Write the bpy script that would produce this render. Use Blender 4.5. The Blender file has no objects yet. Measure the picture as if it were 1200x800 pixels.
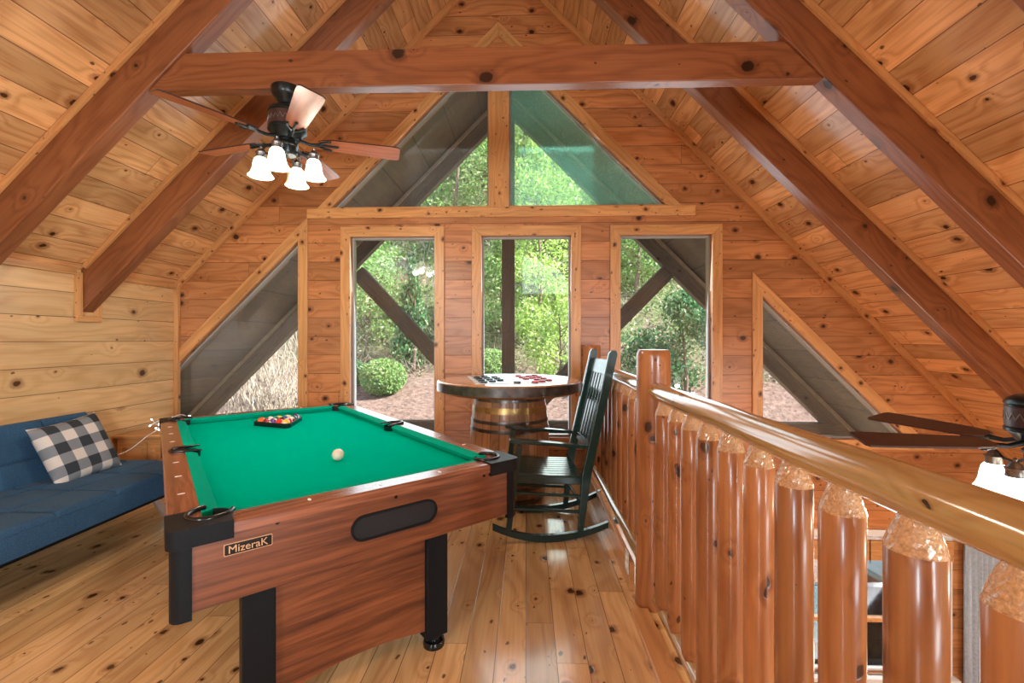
import bpy, math, random
from math import sin, cos, pi, radians, sqrt
from mathutils import Vector, Matrix
from mathutils.geometry import tessellate_polygon
rnd = random.Random(7)
C = bpy.context.scene.collection
# ------------------------------------------------------------------ camera numbers
FPX, HY, CH, YAW = 520.0, 398.0, 1.4, radians(1.8)
def ray(px, py):
    a = (px-600)/FPX; b = (HY-py)/FPX
    return Vector((-sin(YAW)+a*cos(YAW), cos(YAW)+a*sin(YAW), b))
def onY(px, py, Y):
    d = ray(px, py); k = Y/d.y
    return Vector((d.x*k, Y, CH+d.z*k))
def onZ(px, py, Z):
    d = ray(px, py); k = (Z-CH)/d.z
    return Vector((d.x*k, d.y*k, Z))
# ------------------------------------------------------------------ node helpers
class NT:
    def __init__(s, name):
        s.m = bpy.data.materials.new(name); s.m.use_nodes = True
        s.t = s.m.node_tree; s.n = s.t.nodes; s.n.clear()
        s.out = s.n.new('ShaderNodeOutputMaterial')
    def new(s, t, **k):
        n = s.n.new(t)
        for a, b in k.items(): setattr(n, a, b)
        return n
    def put(s, sock, v):
        if isinstance(v, bpy.types.NodeSocket): s.t.links.new(v, sock)
        elif isinstance(v, (tuple, list)) and len(v) == 3 and sock.type == 'RGBA': sock.default_value = (*v, 1)
        else: sock.default_value = v
    def math(s, op, a, b=0.0, c=None, clamp=False):
        n = s.new('ShaderNodeMath', operation=op, use_clamp=clamp)
        s.put(n.inputs[0], a); s.put(n.inputs[1], b)
        if c is not None: s.put(n.inputs[2], c)
        return n.outputs[0]
    def xyz(s, x, y, z=0.0):
        n = s.new('ShaderNodeCombineXYZ')
        for i, v in enumerate((x, y, z)): s.put(n.inputs[i], v)
        return n.outputs[0]
    def sep(s, v):
        n = s.new('ShaderNodeSeparateXYZ'); s.put(n.inputs[0], v); return n.outputs
    def noise(s, v, scale=1.0, detail=2.0, rough=.5, dim='3D'):
        n = s.new('ShaderNodeTexNoise', noise_dimensions=dim)
        s.put(n.inputs['Vector'], v); s.put(n.inputs['Scale'], scale); s.put(n.inputs['Detail'], detail)
        s.put(n.inputs['Roughness'], rough); return n.outputs[0]
    def rng(s, v, a, b, c=0.0, d=1.0, smooth=False):
        n = s.new('ShaderNodeMapRange')
        if smooth: n.interpolation_type = 'SMOOTHSTEP'
        s.put(n.inputs[0], v); s.put(n.inputs[1], a); s.put(n.inputs[2], b); s.put(n.inputs[3], c); s.put(n.inputs[4], d)
        return n.outputs[0]
    def mix(s, f, a, b, blend='MIX'):
        n = s.new('ShaderNodeMix', data_type='RGBA', blend_type=blend)
        s.put(n.inputs[0], f); s.put(n.inputs[6], a); s.put(n.inputs[7], b); return n.outputs[2]
    def bsdf(s, color, rough=.5, metal=0.0, coat=0.0, bump=None, bstr=.3, bdist=.01, spec=.5, sheen=0.0, emis=None, estr=0.0):
        b = s.new('ShaderNodeBsdfPrincipled')
        s.put(b.inputs['Base Color'], color); s.put(b.inputs['Roughness'], rough); s.put(b.inputs['Metallic'], metal)
        s.put(b.inputs['Coat Weight'], coat); s.put(b.inputs['Specular IOR Level'], spec); s.put(b.inputs['Sheen Weight'], sheen)
        if coat: b.inputs['Coat Roughness'].default_value = .12
        if emis: s.put(b.inputs['Emission Color'], emis); b.inputs['Emission Strength'].default_value = estr
        if bump is not None:
            n = s.new('ShaderNodeBump'); s.put(n.inputs['Height'], bump)
            n.inputs['Strength'].default_value = bstr; n.inputs['Distance'].default_value = bdist
            s.t.links.new(n.outputs[0], b.inputs['Normal'])
        s.t.links.new(b.outputs[0], s.out.inputs[0]); return b

def wood(name, c1, c2, dark, w=0.0, L=3.2, rough=.35, coat=0.0, knots=1.0, kscale=2.3, freq=9.0, var=.35, fine=.5, groove=.0035, voff=0.0, bstr=.35, rip=0.0):
    """boards along u; w = board pitch (0: one piece)"""
    t = NT(name)
    uv = t.new('ShaderNodeUVMap'); uv.uv_map = 'UVMap'
    u, v, _ = t.sep(uv.outputs[0])
    gr = 0.0
    if w:
        r = t.math('DIVIDE', t.math('ADD', v, voff), w); row = t.math('FLOOR', r); fr = t.math('FRACT', r)
        wn = t.new('ShaderNodeTexWhiteNoise', noise_dimensions='1D'); t.put(wn.inputs['W'], row)
        us = t.math('ADD', t.math('DIVIDE', u, L), t.math('MULTIPLY', wn.outputs[0], 9.0))
        idx = t.math('FLOOR', us); fu = t.math('FRACT', us)
        w2 = t.new('ShaderNodeTexWhiteNoise', noise_dimensions='2D'); t.put(w2.inputs['Vector'], t.xyz(row, idx))
        rv = w2.outputs[0]
        e = t.math('MULTIPLY', t.math('MINIMUM', fr, t.math('SUBTRACT', 1.0, fr)), w)
        eu = t.math('MULTIPLY', t.math('MINIMUM', fu, t.math('SUBTRACT', 1.0, fu)), L)
        gr = t.math('MAXIMUM', t.rng(e, groove*.5, groove, 1, 0), t.rng(eu, groove*.3, groove*.6, 1, 0))
    else:
        oi = t.new('ShaderNodeObjectInfo'); rv = oi.outputs['Random']
    P = t.xyz(t.math('ADD', u, t.math('MULTIPLY', rv, 17.0)), t.math('ADD', v, t.math('MULTIPLY', rv, 5.0)))
    pu, pv, _ = t.sep(P)
    halo = 0.0; km = 0.0
    if knots:
        vo = t.new('ShaderNodeTexVoronoi', voronoi_dimensions='2D', feature='F1')
        nz = t.noise(P, 30.0, 1.0)
        wob = t.math('MULTIPLY', t.math('SUBTRACT', nz, .5), .02)
        t.put(vo.inputs['Vector'], t.xyz(t.math('MULTIPLY', t.math('ADD', pu, wob), .8), t.math('ADD', pv, wob))); t.put(vo.inputs['Scale'], kscale)
        d = vo.outputs['Distance']
        kr = t.sep(vo.outputs['Color'])[0]
        size = t.math('MULTIPLY', t.math('POWER', kr, 1.8), .026*knots*kscale)
        size = t.math('ADD', size, .0035*kscale)
        v2 = t.new('ShaderNodeTexVoronoi', voronoi_dimensions='2D', feature='F1')
        t.put(v2.inputs['Vector'], t.xyz(t.math('ADD', t.math('MULTIPLY', t.math('ADD', pu, wob), .55), 3.7), t.math('ADD', pv, wob))); t.put(v2.inputs['Scale'], kscale*1.9)
        k2 = t.sep(v2.outputs['Color'])[1]
        km2 = t.rng(t.math('DIVIDE', v2.outputs['Distance'], t.math('MULTIPLY', t.math('MAXIMUM', t.math('SUBTRACT', k2, .32), .0001), .028*kscale)), .6, 1.1, 1, 0, True)
        km = t.rng(t.math('DIVIDE', d, size), .75, 1.05, 1, 0, True)
        ring = t.rng(t.math('DIVIDE', d, size), 1.0, 2.4, 1, 0, True)
        halo = t.math('POWER', t.rng(d, 0.0, .30, 1, 0), 2.0)
    nb = t.noise(t.xyz(t.math('MULTIPLY', pu, .9), t.math('MULTIPLY', pv, 4.0), t.math('MULTIPLY', rv, 9.0)), 1.0, 2.0)
    ph = t.math('ADD', t.math('MULTIPLY', pv, freq), t.math('MULTIPLY', nb, 7.0))
    if knots: ph = t.math('ADD', ph, t.math('MULTIPLY', halo, 2.2))
    g = t.math('ADD', t.math('MULTIPLY', t.math('SINE', t.math('MULTIPLY', ph, 2*pi)), .5), .5)
    g = t.math('POWER', g, 2.0)
    fn = t.noise(t.xyz(t.math('MULTIPLY', pu, 2.2), t.math('MULTIPLY', pv, 75.0)), 1.0, 3.0, .6)
    f = t.math('ADD', t.math('MULTIPLY', g, 1-fine), t.math('MULTIPLY', t.rng(fn, .3, .7), fine), clamp=True)
    col = t.mix(f, c1, c2)
    if rip:
        rp = t.noise(t.xyz(t.math('MULTIPLY', pu, 1.2), t.math('MULTIPLY', pv, 22.0)), 1.0, 3.0, .7)
        col = t.mix(t.math('MULTIPLY', t.rng(rp, .42, .68), rip), col, dark)
    blot = t.noise(t.xyz(t.math('MULTIPLY', pu, 1.3), t.math('MULTIPLY', pv, 5.0)), 1.0, 2.0)
    br = t.math('ADD', t.math('MULTIPLY', rv, var), t.math('MULTIPLY', blot, .5))
    br = t.math('ADD', br, 1.0-var*.5-.25)
    col = t.mix(1.0, col, t.xyz(br, br, br), 'MULTIPLY')
    if knots:
        hs = t.noise(t.xyz(t.math('MULTIPLY', pu, .8), t.math('MULTIPLY', pv, 7.0), 4.0), 1.0, 3.0, .6)
        col = t.mix(t.math('MULTIPLY', t.rng(hs, .56, .72), .5), col, tuple(a*.45+b*.55 for a, b in zip(c2, dark)))
        sw = t.rng(d, .03, .16, .38, 0, True)
        col = t.mix(t.math('MULTIPLY', sw, t.rng(kr, .45, .8)), col, dark)
        col = t.mix(t.math('MULTIPLY', ring, .5), col, dark)
        col = t.mix(t.math('MULTIPLY', km, .93), col, tuple(x*.22 for x in dark))
        col = t.mix(t.math('MULTIPLY', km2, .85), col, tuple(x*.35 for x in dark))
    if w: col = t.mix(t.math('MULTIPLY', gr, .8), col, tuple(x*.25 for x in dark))
    h = t.math('MULTIPLY', fn, .12)
    if w: h = t.math('SUBTRACT', h, gr)
    if knots: h = t.math('SUBTRACT', h, t.math('MULTIPLY', km, .3))
    t.bsdf(col, rough, coat=coat, bump=h, bstr=bstr, bdist=.006)
    return t.m
def plain(name, col, rough=.5, metal=0.0, coat=0.0, nscale=0, namt=.15, bump=0.0, sheen=0.0, spec=.5):
    t = NT(name); c = col; b = None
    if nscale:
        tc = t.new('ShaderNodeTexCoord'); nz = t.noise(tc.outputs['Object'], nscale, 3.0)
        c = t.mix(t.rng(nz, .3, .7), tuple(x*(1-namt) for x in col), tuple(min(1, x*(1+namt)) for x in col))
        if bump: b = nz
    t.bsdf(c, rough, metal, coat, b, bump, .004, spec, sheen); return t.m
M = {}
PL, PM, PD = (.72,.38,.15), (.50,.20,.062), (.20,.06,.018)
M['ceil'] = wood('pine_ceiling', (.78,.44,.20), (.54,.245,.09), (.21,.065,.02), w=.195, L=6.5, rough=.25, knots=1.0, kscale=2.9, var=.5, bstr=.3)
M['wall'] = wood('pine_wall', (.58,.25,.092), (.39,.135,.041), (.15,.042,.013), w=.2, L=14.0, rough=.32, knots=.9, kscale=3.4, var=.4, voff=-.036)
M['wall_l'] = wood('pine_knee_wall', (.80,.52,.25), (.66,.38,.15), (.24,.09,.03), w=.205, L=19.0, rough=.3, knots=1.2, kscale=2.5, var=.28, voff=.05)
M['floor'] = wood('pine_floor', (.82,.54,.25), (.62,.34,.13), (.28,.10,.03), w=.135, L=2.9, rough=.17, coat=.3, knots=.75, kscale=4.6, var=.38, groove=.0022)
M['beam'] = wood('stained_beam', (.27,.092,.032), (.165,.048,.016), (.085,.022,.008), rough=.33, knots=1.35, kscale=2.3, freq=12, var=.25)
M['trim'] = wood('pine_trim', (.72,.37,.14), (.56,.25,.08), (.24,.07,.02), rough=.33, knots=.55, kscale=4.5, freq=18, var=.2)
M['log'] = wood('varnished_log', (.40,.158,.054), (.27,.088,.026), (.13,.034,.010), rough=.28, coat=.3, knots=.75, kscale=4.6, freq=9, var=.3)
M['rail'] = wood('varnished_rail_log', (.50,.31,.12), (.37,.20,.066), (.17,.06,.018), rough=.15, coat=.8, knots=.9, kscale=2.6, freq=30, var=.15)
M['walnut'] = wood('walnut_laminate', (.26,.080,.028), (.135,.038,.013), (.05,.013,.006), rough=.36, knots=0, freq=25, var=.1, fine=.6, rip=.85)
M['walnut_top'] = wood('walnut_rail', (.40,.15,.075), (.22,.07,.033), (.09,.027,.014), rough=.22, coat=.3, knots=0, freq=30, var=.05, fine=.6, rip=.8)
M['oak'] = wood('table_oak', (.55,.25,.09), (.40,.15,.045), (.15,.05,.015), w=.15, L=9, rough=.14, coat=.6, knots=0, freq=20, var=.25, groove=.002)
M['stave'] = wood('barrel_stave', (.42,.22,.10), (.26,.12,.05), (.08,.035,.015), w=.085, L=20, rough=.4, coat=.2, knots=.5, freq=14, var=.5, groove=.003)
M['blade'] = wood('fan_blade_wood', (.42,.13,.05), (.30,.08,.03), (.12,.03,.012), rough=.3, knots=0, freq=25, var=.15)
M['blade_top'] = plain('blade_dark', (.045,.02,.018), .35, nscale=20)
M['timber'] = wood('weathered_timber', (.17,.14,.11), (.10,.085,.07), (.05,.04,.03), rough=.7, knots=.6, freq=20, var=.2)
M['trim_d'] = plain('pale_strip', (.42,.34,.24), .7, nscale=8)
M['steelframe'] = plain('grey_sash', (.36,.34,.31), .4)
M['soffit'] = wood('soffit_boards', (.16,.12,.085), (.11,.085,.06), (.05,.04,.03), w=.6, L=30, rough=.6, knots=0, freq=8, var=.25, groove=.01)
M['blackplastic'] = plain('black_plastic', (.008,.009,.010), .42, nscale=300, bump=.3, spec=.12)
M['hewn'] = plain('hewn_wood', (.50,.27,.12), .16, coat=.6, nscale=190, namt=.25, bump=1.0)
M['blackgloss'] = plain('black_gloss', (.006,.007,.007), .2)
M['rocker'] = plain('green_black_paint', (.007,.040,.037), .22, coat=.3)
M['bronze'] = plain('dark_bronze', (.028,.036,.038), .28, metal=.75, nscale=25)
M['pewter'] = plain('aged_pewter', (.22,.22,.21), .35, metal=.9, nscale=60, namt=.4)
M['chrome'] = plain('chrome', (.80,.79,.77), .3, metal=.8)
M['steel'] = plain('hoop_steel', (.13,.12,.11), .32, metal=.85, nscale=15, namt=.4)
M['brass'] = plain('tarnished_brass', (.38,.26,.10), .34, metal=.85, nscale=15, namt=.3)
M['white'] = plain('white_plastic', (.8,.8,.78), .35)
M['offwhite'] = plain('white_paint', (.78,.76,.72), .45)
M['diamond'] = plain('pearl_inlay', (.85,.84,.80), .3)
M['hole'] = plain('dark_cavity', (.004,.004,.005), .7)
M['curtain'] = plain('grey_curtain', (.42,.47,.52), .85, nscale=40)
M['car'] = plain('teal_car_paint', (.05,.16,.22), .15, metal=.3, coat=1)
M['carglass'] = plain('car_glass', (.02,.04,.06), .05)
M['tyre'] = plain('tyre', (.01,.01,.01), .8)
M['gold'] = plain('badge_gold', (.62,.34,.16), .35)
M['paper'] = plain('board_paper', (.62,.72,.70), .25)
M['redpiece'] = plain('red_checker', (.55,.015,.03), .25)
M['blackpiece'] = plain('black_checker', (.012,.03,.03), .25)
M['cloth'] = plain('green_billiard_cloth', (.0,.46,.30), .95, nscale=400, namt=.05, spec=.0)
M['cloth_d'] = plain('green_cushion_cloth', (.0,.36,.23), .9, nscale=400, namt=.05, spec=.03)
M['ivory'] = plain('cue_ball_ivory', (.72,.62,.47), .12, coat=.5)
def fabric(name, c):
    t = NT(name); tc = t.new('ShaderNodeTexCoord')
    a = t.noise(tc.outputs['Object'], 260.0, 2.0); b = t.noise(tc.outputs['Object'], 6.0, 2.0)
    f = t.math('ADD', t.math('MULTIPLY', a, .8), t.math('MULTIPLY', b, .2))
    col = t.mix(t.rng(f, .35, .65), tuple(x*.65 for x in c), tuple(min(1, x*1.3) for x in c))
    t.bsdf(col, .9, bump=a, bstr=.3, bdist=.002, sheen=.05, spec=.1); return t.m
M['navy'] = fabric('navy_fabric', (.034,.090,.165))
def plaid():
    t = NT('buffalo_check'); uv = t.new('ShaderNodeUVMap'); uv.uv_map = 'UVMap'
    u, v, _ = t.sep(uv.outputs[0])
    def st(c):
        k = t.math('FRACT', t.math('MULTIPLY', c, 3.0)); return t.math('GREATER_THAN', k, .5)
    s = t.math('ADD', st(u), st(v))
    tc = t.new('ShaderNodeTexCoord'); nz = t.noise(tc.outputs['Object'], 300.0, 1.0)
    c = t.mix(t.math('GREATER_THAN', s, .5), (.66,.58,.50), (.20,.21,.22))
    c = t.mix(t.math('GREATER_THAN', s, 1.5), c, (.022,.028,.033))
    c = t.mix(t.math('MULTIPLY', nz, .10), c, (.3,.3,.3))
    t.bsdf(c, .9, bump=nz, bstr=.25, bdist=.002, spec=.2); return t.m
M['plaid'] = plaid()
def glow(name, col, e):
    t = NT(name); t.bsdf((.9,.88,.82), .4, emis=col, estr=e); return t.m
M['shade'] = glow('lit_glass_shade', (1.0,.92,.80), 2.6)
M['led'] = glow('led_bulb', (.75,.88,1.0), 14.0)
def glass(name, haze, amt, refl=1.0):
    """clear pane: fresnel reflection over transparency, with a little insect-screen haze; the green haze paints in a reflection"""
    t = NT(name)
    tr = t.new('ShaderNodeBsdfTransparent'); gl = t.new('ShaderNodeBsdfGlossy'); gl.inputs['Roughness'].default_value = .02
    tc = t.new('ShaderNodeTexCoord'); nz = t.noise(tc.outputs['Object'], 90.0, 3.0, .7)
    df = t.new('ShaderNodeBsdfDiffuse'); t.put(df.inputs[0], haze)
    m1 = t.new('ShaderNodeMixShader'); t.put(m1.inputs[0], t.math('MULTIPLY', t.rng(nz, .3, .75), amt))
    t.t.links.new(tr.outputs[0], m1.inputs[1]); t.t.links.new(df.outputs[0], m1.inputs[2])
    fr = t.new('ShaderNodeFresnel'); fr.inputs[0].default_value = 1.45
    m2 = t.new('ShaderNodeMixShader'); t.put(m2.inputs[0], t.math('MULTIPLY', fr.outputs[0], refl))
    t.t.links.new(m1.outputs[0], m2.inputs[1]); t.t.links.new(gl.outputs[0], m2.inputs[2])
    t.t.links.new(m2.outputs[0], t.out.inputs[0]); return t.m
M['glass'] = glass('window_glass', (.55,.55,.5), .05)
M['glass_d'] = glass('screened_glass', (.45,.42,.36), .16)
M['glass_g'] = glass('green_reflection_glass', (.36,.95,.70), .46)  # green haze paints a reflection into the pane colour; the glass is clear
def leafmat(name, a, b, c=None):
    t = NT(name); g = t.new('ShaderNodeNewGeometry')
    r = g.outputs['Random Per Island']
    col = t.mix(r, a, b)
    if c: col = t.mix(t.math('GREATER_THAN', r, .86), col, c)
    bb = t.bsdf(col, .6, spec=.2)
    tl = t.new('ShaderNodeBsdfTranslucent'); t.put(tl.inputs[0], col)
    mx = t.new('ShaderNodeMixShader'); mx.inputs[0].default_value = .35
    t.t.links.new(bb.outputs[0], mx.inputs[1]); t.t.links.new(tl.outputs[0], mx.inputs[2])
    t.t.links.new(mx.outputs[0], t.out.inputs[0]); return t.m
M['leaf_lime'] = leafmat('leaf_lime', (.30,.52,.10), (.50,.66,.22), (.62,.72,.40))
M['leaf_mid'] = leafmat('leaf_mid', (.13,.30,.08), (.32,.48,.18), (.45,.52,.32))
M['leaf_dark'] = leafmat('leaf_dark', (.035,.13,.05), (.14,.30,.13), (.34,.45,.26))
M['leaf_under'] = leafmat('leaf_under', (.07,.15,.05), (.34,.44,.20), (.60,.56,.46))
M['leaf_dry'] = leafmat('leaf_dry', (.34,.27,.22), (.62,.54,.46), (.30,.40,.18))
M['leaf_rust'] = leafmat('leaf_rust', (.36,.16,.10), (.55,.34,.24))
M['bark'] = plain('bark', (.16,.12,.09), .9, nscale=12, namt=.4)
M['twig'] = plain('pale_twig', (.36,.31,.25), .8, nscale=3, namt=.7)
def hillmat():
    t = NT('hillside_mulch'); tc = t.new('ShaderNodeTexCoord'); o = tc.outputs['Object']
    a = t.noise(o, 9.0, 6.0, .75); b = t.noise(o, .55, 3.0); z = t.sep(o)[2]; y = t.sep(o)[1]
    c = t.mix(t.rng(a, .3, .7), (.06,.038,.032), (.36,.26,.22))
    green = t.mix(t.rng(a, .35, .65), (.025,.05,.018), (.20,.27,.11))
    c = t.mix(t.math('MULTIPLY', t.rng(b, .30, .45), t.rng(y, 13, 15)), c, green)
    tan = t.rng(y, 8.6, 9.8, 1, 0)
    c = t.mix(tan, c, t.mix(a, (.40,.33,.20), (.62,.52,.36)))
    t.bsdf(c, .95, bump=a, bstr=.8, bdist=.08, spec=.1); return t.m
M['hill'] = hillmat()
# ------------------------------------------------------------------ mesh builder
class MB:
    def __init__(s): s.v = []; s.f = []; s.uv = []; s.mi = []
    def face(s, idx, uvs, mi=0): s.f.append(tuple(idx)); s.uv.append(uvs); s.mi.append(mi)
    def add(s, pts): b = len(s.v); s.v += [tuple(p) for p in pts]; return b
    def box(s, lo, hi, mt=None, off=True, mi=0):
        lo, hi = list(lo), list(hi); d = [hi[i]-lo[i] for i in range(3)]
        ax = max(range(3), key=lambda i: d[i])
        c = [(x, y, z) for z in (lo[2], hi[2]) for y in (lo[1], hi[1]) for x in (lo[0], hi[0])]
        o = (rnd.random()*20, rnd.random()*3) if off else (0, 0)
        b = s.add([mt @ Vector(p) for p in c] if mt else c)
        for idx, nrm in (((0,2,3,1),2), ((4,5,7,6),2), ((0,1,5,4),1), ((2,6,7,3),1), ((0,4,6,2),0), ((1,3,7,5),0)):
            oth = [i for i in range(3) if i != nrm]
            if ax in oth: ua = ax; va = [i for i in oth if i != ax][0]
            else: ua, va = oth
            s.face([b+i for i in idx], [(c[i][ua]+o[0], c[i][va]+o[1]+nrm*.37*bool(off)) for i in idx], mi)
        return s
    def bar(s, p, q, w, h, up=(0,0,1), mi=0):
        p, q = Vector(p), Vector(q); d = q-p; L = d.length; x = d.normalized()
        up = Vector(up); y = up.cross(x)
        if y.length < 1e-4: y = Vector((0,1,0)).cross(x)
        y.normalize(); z = x.cross(y)
        mt = Matrix((( x.x,y.x,z.x,p.x),(x.y,y.y,z.y,p.y),(x.z,y.z,z.z,p.z),(0,0,0,1)))
        return s.box((0,-w/2,-h/2), (L,w/2,h/2), mt, mi=mi)
    def tube(s, pts, r, seg=12, cap=True, mi=0):
        pts = [Vector(p) for p in pts]; n = len(pts); rs = r if isinstance(r, (list, tuple)) else [r]*n
        o = (rnd.random()*20, rnd.random()*3); prev = None; rings = []; L = 0; Ls = []
        for i, p in enumerate(pts):
            if i: L += (p-pts[i-1]).length
            Ls.append(L)
            d = (pts[min(i+1, n-1)]-pts[max(i-1, 0)]).normalized()
            if prev is None:
                a = Vector((0,0,1)) if abs(d.z) < .9 else Vector((1,0,0))
                x = a.cross(d).normalized()
            else: x = (prev-d*prev.dot(d)).normalized()
            prev = x; y = d.cross(x)
            rings.append(s.add([p+x*rs[i]*cos(2*pi*k/seg)+y*rs[i]*sin(2*pi*k/seg) for k in range(seg)]))
        rm = max(rs)
        for i in range(n-1):
            for k in range(seg):
                k2 = (k+1) % seg; va, vb = 2*pi*k/seg*rm+o[1], 2*pi*(k+1)/seg*rm+o[1]
                s.face([rings[i]+k, rings[i]+k2, rings[i+1]+k2, rings[i+1]+k], [(Ls[i]+o[0],va),(Ls[i]+o[0],vb),(Ls[i+1]+o[0],vb),(Ls[i+1]+o[0],va)], mi)
        if cap:
            for rg, rev, rr in ((rings[0], True, rs[0]), (rings[-1], False, rs[-1])):
                ids = [rg+k for k in range(seg)]; us = [(o[0]+rr*cos(2*pi*k/seg), o[1]+rr*sin(2*pi*k/seg)) for k in range(seg)]
                if rev: ids.reverse(); us.reverse()
                s.face(ids, us, mi)
        return s
    def lathe(s, prof, seg=24, mt=None, cap=True, mi=0):
        rings = []; o = (rnd.random()*20, 0)
        for (r, z) in prof:
            P = [Vector((r*cos(2*pi*k/seg), r*sin(2*pi*k/seg), z)) for k in range(seg)]
            rings.append(s.add([mt @ p for p in P] if mt else P))
        rm = max(r for r, z in prof); L = 0
        for i in range(len(prof)-1):
            dl = sqrt((prof[i+1][0]-prof[i][0])**2+(prof[i+1][1]-prof[i][1])**2)
            for k in range(seg):
                k2 = (k+1) % seg
                s.face([rings[i]+k, rings[i]+k2, rings[i+1]+k2, rings[i+1]+k], [(o[0]+L,2*pi*k/seg*rm),(o[0]+L,2*pi*(k+1)/seg*rm),(o[0]+L+dl,2*pi*(k+1)/seg*rm),(o[0]+L+dl,2*pi*k/seg*rm)], mi)
            L += dl
        if cap:
            for rg, rev, pr in ((rings[0], True, prof[0]), (rings[-1], False, prof[-1])):
                if pr[0] < 1e-4: continue
                ids = [rg+k for k in range(seg)]; us = [(pr[0]*cos(2*pi*k/seg), pr[0]*sin(2*pi*k/seg)) for k in range(seg)]
                if rev: ids.reverse(); us.reverse()
                s.face(ids, us, mi)
        return s
    def prism(s, poly, m3, d0, d1, holes=(), uvf=None, mi=0, off=False):
        """poly (a,b) extruded d0..d1; m3(a,b,d)->3D point; uvf(a,b)->uv"""
        loops = [list(poly)]+[list(h) for h in holes]
        uvf = uvf or (lambda a, b: (a, b)); o = (rnd.random()*20, rnd.random()*3) if off else (0, 0)
        tri = tessellate_polygon([[Vector((a, b, 0)) for a, b in l] for l in loops])
        flat = [p for l in loops for p in l]
        b0 = s.add([m3(a, b, d0) for a, b in flat]); b1 = s.add([m3(a, b, d1) for a, b in flat])
        U = [(uvf(a, b)[0]+o[0], uvf(a, b)[1]+o[1]) for a, b in flat]
        for t in tri:
            s.face([b0+i for i in t], [U[i] for i in t], mi)
            s.face([b1+i for i in reversed(t)], [U[i] for i in reversed(t)], mi)
        k = 0
        for l in loops:
            n = len(l); L = 0
            for i in range(n):
                j = (i+1) % n; dl = sqrt((l[j][0]-l[i][0])**2+(l[j][1]-l[i][1])**2)
                s.face([b0+k+i, b0+k+j, b1+k+j, b1+k+i], [(L+o[0],o[1]),(L+dl+o[0],o[1]),(L+dl+o[0],d1-d0+o[1]),(L+o[0],d1-d0+o[1])], mi); L += dl
            k += n
        return s
    def build(s, name, mat, parent=None, smooth=False, bevel=0.0, seg=2, world=False, fix=True):
        me = bpy.data.meshes.new(name); me.from_pydata(s.v, [], s.f)
        uvl = me.uv_layers.new(name='UVMap'); i = 0
        for f, u in zip(s.f, s.uv):
            for k in range(len(f)): uvl.data[i].uv = u[k]; i += 1
        mats = mat if isinstance(mat, (list, tuple)) else [mat]
        for m in mats: me.materials.append(m)
        for p, mi in zip(me.polygons, s.mi): p.material_index = mi
        if world and parent: me.transform(Matrix.Translation(-parent.location))
        if fix:
            import bmesh
            bm = bmesh.new(); bm.from_mesh(me); bmesh.ops.recalc_face_normals(bm, faces=bm.faces); bm.to_mesh(me); bm.free()
        if smooth:
            me.shade_smooth()
        o = bpy.data.objects.new(name, me); C.objects.link(o)
        if parent: o.parent = parent
        if bevel:
            b = o.modifiers.new('bevel', 'BEVEL'); b.width = bevel; b.segments = seg; b.limit_method = 'ANGLE'; b.angle_limit = radians(40)
        if smooth:
            es = o.modifiers.new('edge', 'EDGE_SPLIT'); es.split_angle = radians(42)
        return o
def tag(o, label, cat, group=None, kind=None):
    o['label'] = label; o['category'] = cat
    if group: o['group'] = group
    if kind: o['kind'] = kind
    return o
def struct(o, label=None, cat=None):
    o['kind'] = 'structure'
    if label: o['label'] = label
    if cat: o['category'] = cat
    return o
def empty(name, loc=(0,0,0), rz=0.0):
    o = bpy.data.objects.new(name, None); C.objects.link(o); o.location = loc; o.rotation_euler = (0,0,rz); o.empty_display_size = .1; return o
def copy_tree(o, parent=None):
    c = o.copy(); C.objects.link(c)
    if parent: c.parent = parent
    for ch in list(o.children): copy_tree(ch, c)
    return c
XZ = lambda Yd: (lambda a, b, d: Vector((a, Yd+d, b)))
# ================================================================== ROOM SHELL
D = 4.70; WT = .16                       # back wall
RX, RZ = -.30, 5.49                      # ridge
KX = -3.79                               # knee wall on the left
EX = 5.22                                # side wall of the great room
FX = .78                                 # open edge of the loft floor
LOW = -2.6                               # great room floor
FY = -3.6                                # wall behind the camera
rz = lambda x: RZ-abs(x-RX)
def w2(px, py): p = onY(px, py, D); return (p.x, p.z)
def diag_x(z, c, side): return c+side*(-z)
# --- window outlines on the back wall (glass openings), x/z
def snap(px, py): return w2(px, py)
GL_T = 2.50; GL_B = .37
x1a, x1b = w2(411,300)[0], w2(509.5,300)[0]
x2a, x2b = w2(564.5,300)[0], w2(669,300)[0]
x3a, x3b = w2(726.5,300)[0], w2(834,300)[0]
UB = w2(500,242.5)[1]                    # bottom of the upper windows
cL = w2(525,105); kL = cL[1]-cL[0]       # z = x + kL along the left slope
cR = w2(640,102.7); kR = cR[1]+cR[0]     # z = kR - x
ua, ub = w2(572.7,180)[0], w2(596.7,180)[0]
UT = 4.34
lw0, lw1 = w2(197,438)[0], w2(350,438)[0]; cl = w2(270,364.3); k4 = cl[1]-cl[0]
rw0 = w2(893,400)[0]; cr = w2(975,427.5); k5 = cr[1]+cr[0]
lwx0, lwx1 = w2(905,700)[0], w2(1106,700)[0]; LWT = w2(1060,628)[1]; LWB = -2.05
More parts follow.
